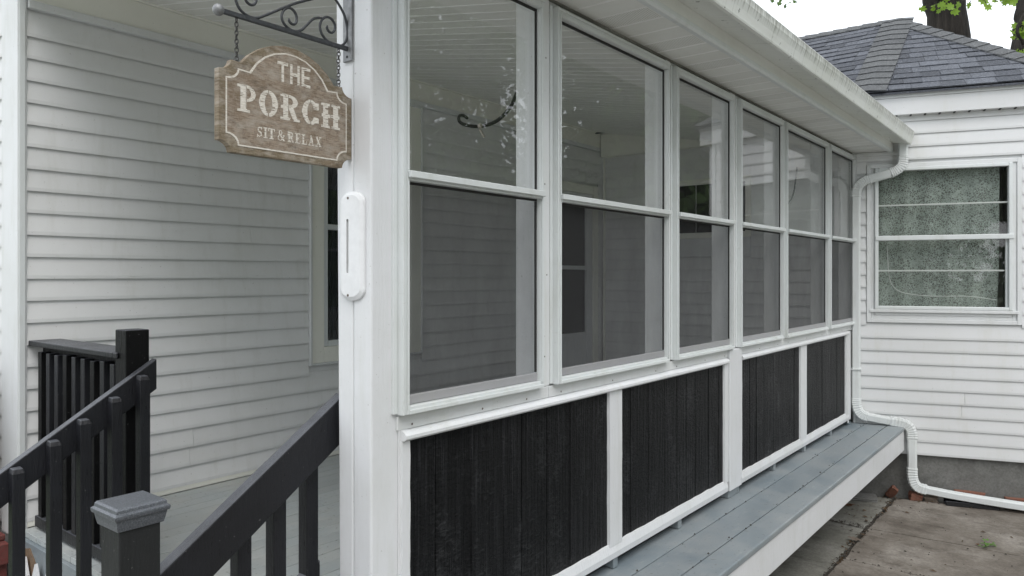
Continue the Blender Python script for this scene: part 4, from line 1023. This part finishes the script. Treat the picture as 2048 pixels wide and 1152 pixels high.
lr = thing("stair_railing", "black stair rail on the far left side of the steps, balusters on its near side", "railing")
LXR = -2.862; sc_ = 2.862 / 2.83
lz = lambda y: 1.73 + (1.411 - 1.73) * sc_ - (1.394 * sc_ - y) * .643
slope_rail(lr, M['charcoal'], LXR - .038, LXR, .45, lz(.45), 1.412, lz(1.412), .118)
for y in (1.348, 1.246, 1.139, 1.042, .929, .826, .722, .618):
    zt = lz(y) - .028 + R.uniform(-.006, .006); h = .0195
    b = MB(); x0, x1 = LXR + .0008, LXR + .0395
    zb = max(.02, DZ - .25 - (1.25 - y) * .7) if y < 1.28 else DZ - .12
    b.add([(x0, y - h, zb), (x1, y - h, zb), (x1, y + h, zb), (x0, y + h, zb), (x0, y - h, zt), (x1, y - h, zt - .004), (x1, y + h, zt - .004), (x0, y + h, zt),
           (x0, y - h + .004, zt + .013), (x1 - .008, y - h + .005, zt + .011), (x1 - .008, y + h - .005, zt + .011), (x0, y + h - .004, zt + .013)],
          [(3, 2, 1, 0), (0, 1, 5, 4), (1, 2, 6, 5), (2, 3, 7, 6), (3, 0, 4, 7), (4, 5, 9, 8), (5, 6, 10, 9), (6, 7, 11, 10), (7, 4, 8, 11), (8, 9, 10, 11)])
    b.build("baluster", M['charcoal'], lr, .0025)

fr_ = thing("porch_railing", "black porch railing with flat top board between corner trim and square post", "railing")
box("railing_post", M['black_wood'], fr_, -2.992, -2.902, 1.312, 1.402, .36, 1.522, .004)
box("top_board", M['charcoal'], fr_, HX + .026, -2.955, 1.300, 1.438, 1.398, 1.423, .006) if False else None
tb = MB(); tb.box(HX + .026, -2.9925, 1.302, 1.440, 1.410, 1.434); tb.box(-2.9925, -2.958, 1.302, 1.3105, 1.410, 1.434)
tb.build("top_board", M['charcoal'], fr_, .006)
box("under_rail", M['black_wood'], fr_, HX + .026, -2.993, 1.362, 1.398, 1.322, 1.4095, .003)
for i in range(9):
    xx = -3.766 + i * .0905
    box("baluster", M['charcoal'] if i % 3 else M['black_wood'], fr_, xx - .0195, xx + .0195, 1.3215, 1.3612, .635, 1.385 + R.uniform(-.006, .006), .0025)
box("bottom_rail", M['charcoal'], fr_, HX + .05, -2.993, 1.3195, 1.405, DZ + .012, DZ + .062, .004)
box("backing_board", M['black_wood'], fr_, HX + .05, -2.993, 1.3985, 1.404, .635, 1.3215) if False else None

# ------------------------------------------------------------------ SKIRTING
sk = thing("deck_skirt", "white pointed picket skirting hanging under the outer deck edge", "skirting")
y = 1.4
me_ = MB().prism([(-.019, .545), (-.019, .365), (0, .335), (.019, .365), (.019, .545)], -.006, .006, lambda a, p, q: (a, p, q)).mesh("picket"); me_.materials.append(M['white_wood'])
while y < 6.3:
    o = bpy.data.objects.new("picket", me_); COL.objects.link(o); o.parent = sk; o.location = (-1.235, y, R.uniform(-.020, .004)); y += .062
sk2 = thing("deck_skirt", "white pointed pickets under the deck edge below the black porch railing", "skirting")
for i in range(7):
    xx = -3.70 + i * .125
    MB().prism([(-.036, -.02), (-.036, .30), (0, .385 - R.uniform(0, .02)), (.036, .30), (.036, -.02)], 1.235, 1.247, lambda a, p, q: (xx + p, a, q + .12)).build("picket", M['white_wood'], sk2)
tag(MB().prism([(-3.90, .0), (-3.88, .42), (-3.80, .50), (-3.70, .525), (-3.62, .46), (-3.60, .0)], 1.256, 1.262, lambda a, p, q: (p, a, q)).build("broken_board", M['rot_wood']), "rotten brown board end under the deck beside the corner trim", "board")
# maroon stepped plinth and black cover at the left edge
mp_ = thing("brick_plinth", "maroon painted stepped plinth at the left edge below the corner trim", "plinth")
for (a, b_, c, d) in ((-4.6, -3.94, 0, .30), (-4.6, -3.955, .302, .40), (-4.6, -3.93, .402, .50), (-4.6, -3.975, .502, .53)):
    for k in range(3): box("brick_course", M['red_paint'], mp_, a + k * (b_ - a) / 3 + .002, a + (k + 1) * (b_ - a) / 3 - .002, 1.02, 1.255, c, d, .006)
bv = MB(); prof = [(-3.98, .52), (-3.915, .72), (-3.905, .86), (-3.93, 1.00), (-3.975, 1.12), (-4.03, 1.23), (-4.12, 1.31), (-4.25, 1.33)]
N_ = 28; rows = catmull([(p, 0, q) for p, q in prof], 4); vs = []
for (p, _, q) in rows:
    for k in range(N_):
        th = 2 * math.pi * k / N_; rr_ = (p + 4.42) * (1 + .035 * math.sin(th * 9 + q * 7) + .02 * math.sin(th * 17 - q * 12))
        vs.append((-4.42 + rr_ * math.cos(th), .98 + rr_ * .55 * math.sin(th), q))
nr_ = len(rows)
bv.add(vs, [(i * N_ + k, i * N_ + (k + 1) % N_, (i + 1) * N_ + (k + 1) % N_, (i + 1) * N_ + k) for i in range(nr_ - 1) for k in range(N_)] + [tuple(range(N_))[::-1], tuple(range((nr_ - 1) * N_, nr_ * N_))])
tag(bv.build("barrel_cover", M['black_cover'], None, 0, True), "black ribbed cover bulging in at the left edge beside the white corner trim", "cover")

# ------------------------------------------------------------------ INSIDE: hanging hose
hz = thing("garden_hose", "black hose with pale fitting hanging inside behind the first window", "hose")
hp = catmull([(-1.93, 2.62, 2.735), (-1.91, 2.53, 2.62), (-1.9, 2.453, 2.495), (-1.9, 2.41, 2.43), (-1.9, 2.343, 2.372), (-1.9, 2.27, 2.335), (-1.9, 2.197, 2.316), (-1.9, 2.13, 2.312), (-1.9, 2.10, 2.318), (-1.9, 2.093, 2.330), (-1.9, 2.10, 2.342), (-1.9, 2.12, 2.346), (-1.9, 2.143, 2.340)], 6)
nh = len(hp); MB().tube(hp, [.009 - .003 * min(1, i / nh * 1.3) for i in range(nh)], 10).build("hose", M['rubber'], hz, 0, True)
MB().tube([(-1.888, 2.197, 2.316), (-1.876, 2.197, 2.316)], .010, 14).build("fitting", M['pale_metal'], hz, .002)
MB().tube([(-1.878, 2.19, 2.302), (-1.876, 2.215, 2.275)], .005, 10).build("valve_handle", M['pale_metal'], hz, .001)
h2 = thing("garden_hose", "black cable curving down inside behind the fifth window", "cable")
MB().tube(catmull([(-1.9, 6.2, 2.62), (-1.9, 6.12, 2.42), (-1.9, 6.0, 2.32), (-1.9, 5.82, 2.25), (-1.9, 5.62, 2.24)], 8), .007, 8).build("cable", M['rubber'], h2, 0, True)

# ------------------------------------------------------------------ RUBBLE along the foundation
def rock(name, m, loc, size, rot, seed, label, cat, flat=1):
    bm = bmesh.new(); bmesh.ops.create_cube(bm, size=1)
    bmesh.ops.subdivide_edges(bm, edges=bm.edges, cuts=3, use_grid_fill=True)
    for v in bm.verts:
        n_ = noise.noise_vector(v.co * 2.1 + Vector((seed, 0, 0))); v.co += n_ * .16 * flat
        v.co = Vector((v.co.x * size[0], v.co.y * size[1], v.co.z * size[2]))
    me = bpy.data.meshes.new(name); bm.to_mesh(me); bm.free(); o = link(name, me, m); o.location = loc; o.rotation_euler = rot
    for p in me.polygons: p.use_smooth = False
    return tag(o, label, cat)
def wp(k, d, z): return wing_fr(k, d, z)
rock("brick_piece", M['brick'], wp(.275, .03, .052), (.05, .035, .10), (.5, .5, .4), 1, "broken orange brick piece standing on end nearest the deck", "brick")
rock("brick_piece", M['brick'], wp(.44, .03, .030), (.085, .05, .055), (.2, .2, .6), 5, "small broken orange brick under the bend of the downspout", "brick")
rock("stone", M['stone'], wp(.545, .03, .022), (.085, .05, .045), (.1, 0, .2), 9, "brown rounded stone right of the small broken brick", "stone")
rock("flagstone", M['slate'], (-1.40, 6.18, .022), (.20, .13, .022), (.05, .03, .35), 3, "flat grey slab piece lying under the end of the deck", "slab", .5)
rock("brick", M['brick'], wp(.80, .02, .080), (.20, .045, .05), (0, .02, .3), 12, "red brick lying behind the sloping end of the downspout", "brick", .35)
rock("brick", M['brick'], wp(1.14, .025, .060), (.22, .05, .055), (0, 0, .3), 15, "red brick at the right edge against the foundation", "brick", .35)
tr = MB().prism([(0, 0), (.012, .045), (.02, .045), (.014, .006), (.094, .006), (.088, .03), (.096, .03), (.108, 0)], .63, .98, lambda a, p, q: wing_fr(a, .005 + p, q + .008))
tag(tr.build("trough", M['black_wood'], None, .002), "black plastic trough on the concrete under the downspout end", "trough")
def leaf_at(name, m, loc, s, rz, label, cat):
    n_ = 9; L_ = [(s * (i / (n_ - 1) - .5), s * .28 * math.sin(math.pi * i / (n_ - 1)) * (1 + .3 * ((i % 2) * 2 - 1))) for i in range(n_)]
    vs = [(x_, y_, .004 + .012 * abs(x_) / s + .008 * abs(y_) / s) for x_, y_ in L_] + [(x_, -y_, .004 + .02 * abs(x_) / s) for x_, y_ in L_[1:-1]][::-1]
    o = MB().add(vs, [tuple(range(len(vs)))]).build(name, m); o.location = loc; o.rotation_euler = (R.uniform(-.2, .2), R.uniform(-.2, .2), rz); return tag(o, label, cat)
leaf_at("dry_leaf", M['dry_leaf'], (-1.44, 5.93, .008), .10, .4, "curled reddish dry leaf on the mossy slab by the skirting", "leaf")
leaf_at("dry_leaf", M['stone'], (-1.22, 5.17, .012), .09, .1, "dark brown dead leaf lying across the slab joint", "leaf")
leaf_at("dry_leaf", M['dry_leaf'], (-.58, 5.56, .008), .035, 1.1, "tiny brown leaf beside the green weed", "leaf")
wd_ = thing("weed", "small bright green weed growing on the concrete slab", "weed")
for i in range(16):
    a_ = R.uniform(0, 6.28); rr_ = R.uniform(.004, .04); s_ = R.uniform(.018, .030); h = R.uniform(.01, .035); c = Vector((-.534 + rr_ * math.cos(a_), 5.573 + rr_ * math.sin(a_), .006 + h))
    u_ = Vector((math.cos(a_), math.sin(a_), R.uniform(-.2, .5))) * s_; v_ = Vector((-math.sin(a_), math.cos(a_), .1)) * s_ * .5
    MB().add([c, c + u_ * .5 + v_, c + u_, c + u_ * .5 - v_], [(0, 1, 2, 3)]).build("leaf", M['weed'], wd_)
    if i % 3 == 0: MB().tube([(-.534, 5.573, .004), tuple(c)], .0012, 5).build("stem", M['weed'], wd_)
# debris in the joints and on the slabs
db = MB()
for i in range(620):
    t = R.random()
    if i < 260: x_, y_ = -1.212 + R.gauss(0, .012), 4.4 + 2.0 * t
    elif i < 330: x_, y_ = -1.2 + 1.0 * t, 4.80 + R.gauss(0, .01)
    elif i < 420: x_, y_ = -1.5 + R.uniform(0, .3), 5.49 + R.gauss(0, .02)
    elif i < 540: x_ = -1.4 + 1.3 * t; y_ = wl(x_, .02) - abs(R.gauss(0, .03))
    else: x_, y_ = R.uniform(-1.2, .2), R.uniform(4.3, 6.3)
    s_ = R.uniform(.003, .010); z_ = .007; a_ = R.uniform(0, 3.14); ca, sa = math.cos(a_) * s_, math.sin(a_) * s_
    db.add([(x_ + ca, y_ + sa, z_), (x_ - sa * .6, y_ + ca * .6, z_), (x_ - ca, y_ - sa, z_ + .002), (x_ + sa * .6, y_ - ca * .6, z_), (x_, y_, z_ + s_ * .7)], [(0, 1, 4), (1, 2, 4), (2, 3, 4), (3, 0, 4)])
db.build("debris", M['soil'])['kind'] = 'stuff'

lt = MB()
for i in range(150):
    t = R.random()
    if i < 60: x_, y_ = -1.212 + R.gauss(0, .02), 4.5 + 1.9 * t
    elif i < 100: x_ = -1.4 + 1.2 * t; y_ = wl(x_, .03) - abs(R.gauss(0, .04))
    elif i < 130: x_, y_ = -1.35 + R.gauss(0, .1), 5.3 + .9 * t
    else: x_, y_ = R.uniform(-1.2, .3), R.uniform(4.4, 6.3)
    s_ = R.uniform(.008, .022); a_ = R.uniform(0, 6.28); ca, sa = math.cos(a_) * s_, math.sin(a_) * s_
    lt.add([(x_ - ca, y_ - sa, .009), (x_ + sa * .35, y_ - ca * .35, .012 + s_ * .3), (x_ + ca, y_ + sa, .010 + s_ * .2), (x_ - sa * .35, y_ + ca * .35, .011)], [(0, 1, 2, 3)])
lt.build("leaf_litter", M['litter'])['kind'] = 'stuff'
cr = MB()
for i in range(90):
    x_ = R.choice((-1.256, -1.405, -1.552)) + R.gauss(0, .008); y_ = R.uniform(2.3, 6.2); s_ = R.uniform(.002, .006); a_ = R.uniform(0, 3.14)
    ca, sa = math.cos(a_) * s_, math.sin(a_) * s_; z_ = DZ + .002
    cr.add([(x_ + ca, y_ + sa, z_), (x_ - sa, y_ + ca, z_), (x_ - ca, y_ - sa, z_), (x_ + sa, y_ - ca, z_), (x_, y_, z_ + s_)], [(0, 1, 4), (1, 2, 4), (2, 3, 4), (3, 0, 4)])
cr.build("debris", M['soil'])['kind'] = 'stuff'

# ------------------------------------------------------------------ TREES
def leaf_mesh(b, c, s, nrm, rot, lobed=False):
    t = nrm.orthogonal().normalized(); t = Matrix.Rotation(rot, 3, nrm) @ t; u_ = nrm.cross(t)
    if lobed:
        out = [(0, -.5), (.22, -.42), (.18, -.2), (.48, -.05), (.30, .08), (.42, .36), (.16, .30), (0, .6), (-.16, .30), (-.42, .36), (-.30, .08), (-.48, -.05), (-.18, -.2), (-.22, -.42)]
        b.add([tuple(c + (t * x_ + u_ * y_ + nrm * (.12 * abs(x_))) * s) for x_, y_ in out], [tuple(range(len(out)))])
    else:
        b.add([tuple(c + (t * x_ + u_ * y_) * s) for x_, y_ in ((0, -.5), (.32, 0), (0, .5), (-.32, 0))], [(0, 1, 2, 3)])
def crown(b, centers, n, s, rng):
    for _ in range(n):
        c, r_ = rng.choice(centers); d = Vector((rng.gauss(0, 1), rng.gauss(0, 1), rng.gauss(0, 1))).normalized(); rr_ = r_ * (rng.random() ** .45)
        p = Vector(c) + Vector((d.x * rr_, d.y * rr_, d.z * rr_ * .75))
        nrm = (d + Vector((rng.gauss(0, .6), rng.gauss(0, .6), rng.gauss(.4, .6)))).normalized()
        leaf_mesh(b, p, s * rng.uniform(.7, 1.3), nrm, rng.uniform(0, 6.28))
def trunk(parent, pts, rs):
    c = catmull([p + (r_,) for p, r_ in zip(pts, rs)], 6); b = MB(); 
    b.tube([p[:3] for p in c], [p[3] * (1 + .05 * math.sin(i * 1.7)) for i, p in enumerate(c)], 18); return b.build("trunk", M['bark'], parent, 0, True)
def tree(label, pts, rs, centers, n, s, seed, group=None, lime=(), limb=()):
    rng = random.Random(seed); t = thing("leafy_tree", label, "tree", group=group); trunk(t, pts, rs)
    for pts2, r2 in limb:
        c = catmull(pts2, 5); MB().tube(c, [r2 * (1 - .6 * i / len(c)) for i in range(len(c))], 8).build("limb", M['bark'], t, 0, True)
    b = MB(); crown(b, centers, n, s, rng); b.build("crown", M['leaf'], t)
    if lime:
        for (c, spread, cnt, ls) in lime:
            lb = MB(); tw = MB(); c = Vector(c)
            for _ in range(cnt):
                d = Vector((rng.gauss(0, 1), rng.gauss(0, 1), rng.gauss(0, .8))) * spread * .5
                leaf_mesh(lb, c + d, ls * rng.uniform(.7, 1.25), Vector((rng.gauss(.0, .5), -1 + rng.gauss(0, .5), rng.gauss(.3, .5))).normalized(), rng.uniform(0, 6.28), True)
                tw.tube([tuple(c + Vector((0, 0, spread * .6))), tuple(c + d)], .004, 4)
            sp = lb.build("leaf_spray", M['leaf_lime'], t); sp['kind'] = 'stuff'; tw.build("twig", M['bark'], sp)
    return t
def dark_spray(t, c, spread, cnt, ls, rng):
    lb = MB(); c = Vector(c)
    for _ in range(cnt):
        leaf_mesh(lb, c + Vector((rng.gauss(0, 1), rng.gauss(0, 1), rng.gauss(0, .5))) * spread, ls * rng.uniform(.7, 1.25), Vector((rng.gauss(.0, .5), -1 + rng.gauss(0, .5), rng.gauss(.3, .5))).normalized(), rng.uniform(0, 6.28), True)
    lb.build("leaf_spray", M['leaf'], t)['kind'] = 'stuff'
def ray_at(u, v, D_):
    yw = rad(38.113); s_, c_ = math.sin(yw), math.cos(yw); t = (u - 1024) / 1480
    return ((-s_ + t * c_) * D_, (c_ + t * s_) * D_, 1.73 + (552 - v) / 1480 * D_)
T1 = ray_at(1893, 80, 14); T1t = ray_at(1876, -60, 14)
tree("dark leaning tree trunk rising behind the shingled roof peak, right of centre", [(T1[0] + .15, T1[1], -.05), (T1[0] + .08, T1[1], 3.0), (T1[0] + .03, T1[1], T1[2]), T1t, (T1t[0] - .5, T1t[1], 10.5), (T1t[0] - .6, T1t[1], 13)],
     [.58, .43, .35, .335, .26, .08], [((-3.5, 16, 13), 2.6), ((-1, 17, 14), 2.6), ((-2.5, 14.5, 14.5), 2.2)], 7000, .22, 21,
     lime=[(ray_at(1880, 12, 9), .17, 16, .09), (ray_at(1955, -8, 9), .24, 16, .10), (ray_at(2024, -8, 9), .16, 10, .09)],
     limb=[([T1t, (-1.2, 12.5, 7.5), ray_at(1885, -40, 9), ray_at(1880, 0, 9)], .06), ([(-1.2, 12.5, 7.5), ray_at(1962, -40, 9)], .03)])
T2 = ray_at(2076, 100, 12); T2t = ray_at(2086, -60, 12)
tree("second dark tree trunk with lime leaves at the right edge", [(T2[0] - .1, T2[1], -.05), (T2[0] - .05, T2[1], 3), T2, ray_at(2078, 40, 12), T2t, (T2t[0] + .5, T2t[1], 9.5), (T2t[0] + .8, T2t[1], 12)],
     [.55, .43, .37, .34, .30, .22, .08], [((1.5, 15, 12), 2.5), ((.5, 16.5, 13), 2.3)], 5000, .22, 22,
     lime=[(ray_at(2046, 62, 9), .13, 14, .09), (ray_at(2044, 102, 9), .11, 12, .085)], limb=[([T2t, (.2, 12, 6.3), ray_at(2048, 30, 9), ray_at(2046, 90, 9)], .035)])
t3 = tree("slim tree whose dark leaf tips hang at the top centre of the sky", [(-6.5, 15, -.05), (-6.4, 15, 4), (-6.0, 14.5, 8), (-5.5, 14, 11)], [.25, .2, .15, .05], [((-5.5, 14, 10.8), 1.6), ((-6.5, 15.5, 11.2), 1.7)], 3500, .2, 23,
     lime=[], limb=[([(-6.0, 14.5, 8), ray_at(1570, -60, 12), ray_at(1572, -4, 12)], .03)])
rng = random.Random(3)
dark_spray(t3, ray_at(1548, -10, 10), .14, 16, .085, rng); dark_spray(t3, ray_at(1600, -8, 10), .12, 12, .08, rng)
# trees across the yard, seen only as reflections in the window glass
for i, (x_, y_, h, r_) in enumerate(((7.5, 11.5, 9.5, 2.6), (11.5, 8.5, 10, 2.8), (5.0, 16.0, 9, 2.8), (9.3, 15.0, 12, 3.4), (9.0, 20.0, 11, 3.2), (16, 6, 9, 2.8))):
    cs = [((x_ + R.uniform(-1.4, 1.4), y_ + R.uniform(-1.4, 1.4), zc), r_ * R.uniform(.55, .8)) for zc in np.linspace(1.4, h - 1, 11)]
    tree(["broad green yard tree mirrored in the porch glass", "tall yard tree mirrored in the first window", "green yard tree mirrored in the third window", "large yard tree standing farthest right", "tall yard tree beyond the wing corner", "yard tree standing opposite the porch front"][i],
         [(x_, y_, -.05), (x_ + .1, y_, h * .4), (x_, y_ + .1, h * .85)], [.28, .2, .06], cs, (15000, 14000, 11000, 6000, 5000, 14000)[i], (.16, .16, .36, .18, .36, .16)[i], 40 + i, "yard trees across from the porch")

for i, (x_, y_, h, r_) in enumerate(((4.6, -9.5, 9, 2.6), (7.5, -12.5, 11, 3.0), (10.0, -8.0, 9, 2.8))):
    cs = [((x_ + R.uniform(-1.4, 1.4), y_ + R.uniform(-1.4, 1.4), zc), r_ * R.uniform(.55, .8)) for zc in np.linspace(1.6, h, 11)]
    tree(["yard tree behind the viewer mirrored in the louvred window", "tall yard tree behind the viewer, second of its row", "yard tree farthest to the right behind the viewer"][i],
         [(x_, y_, -.05), (x_ + .1, y_, h * .4), (x_, y_ + .1, h * .85)], [.28, .2, .06], cs, 21000, .34, 60 + i, "yard trees behind the viewer")
hd = thing("hedge", "tall green hedge closing the yard, mirrored in the porch windows", "hedge")
hb = MB(); rng = random.Random(77)
cs = [((14 + 9 * math.sin(a_) , 24 + 5 * math.cos(a_ * 2), zc), 2.6) for a_ in np.linspace(-1.5, 1.5, 11) for zc in (1.0, 3.6, 6.0)] + [((24, y_, zc), 2.8) for y_ in range(-2, 26, 4) for zc in (1.2, 4.0, 6.5)]
crown(hb, cs, 22000, .5, rng); hb.build("foliage", M['leaf'], hd)
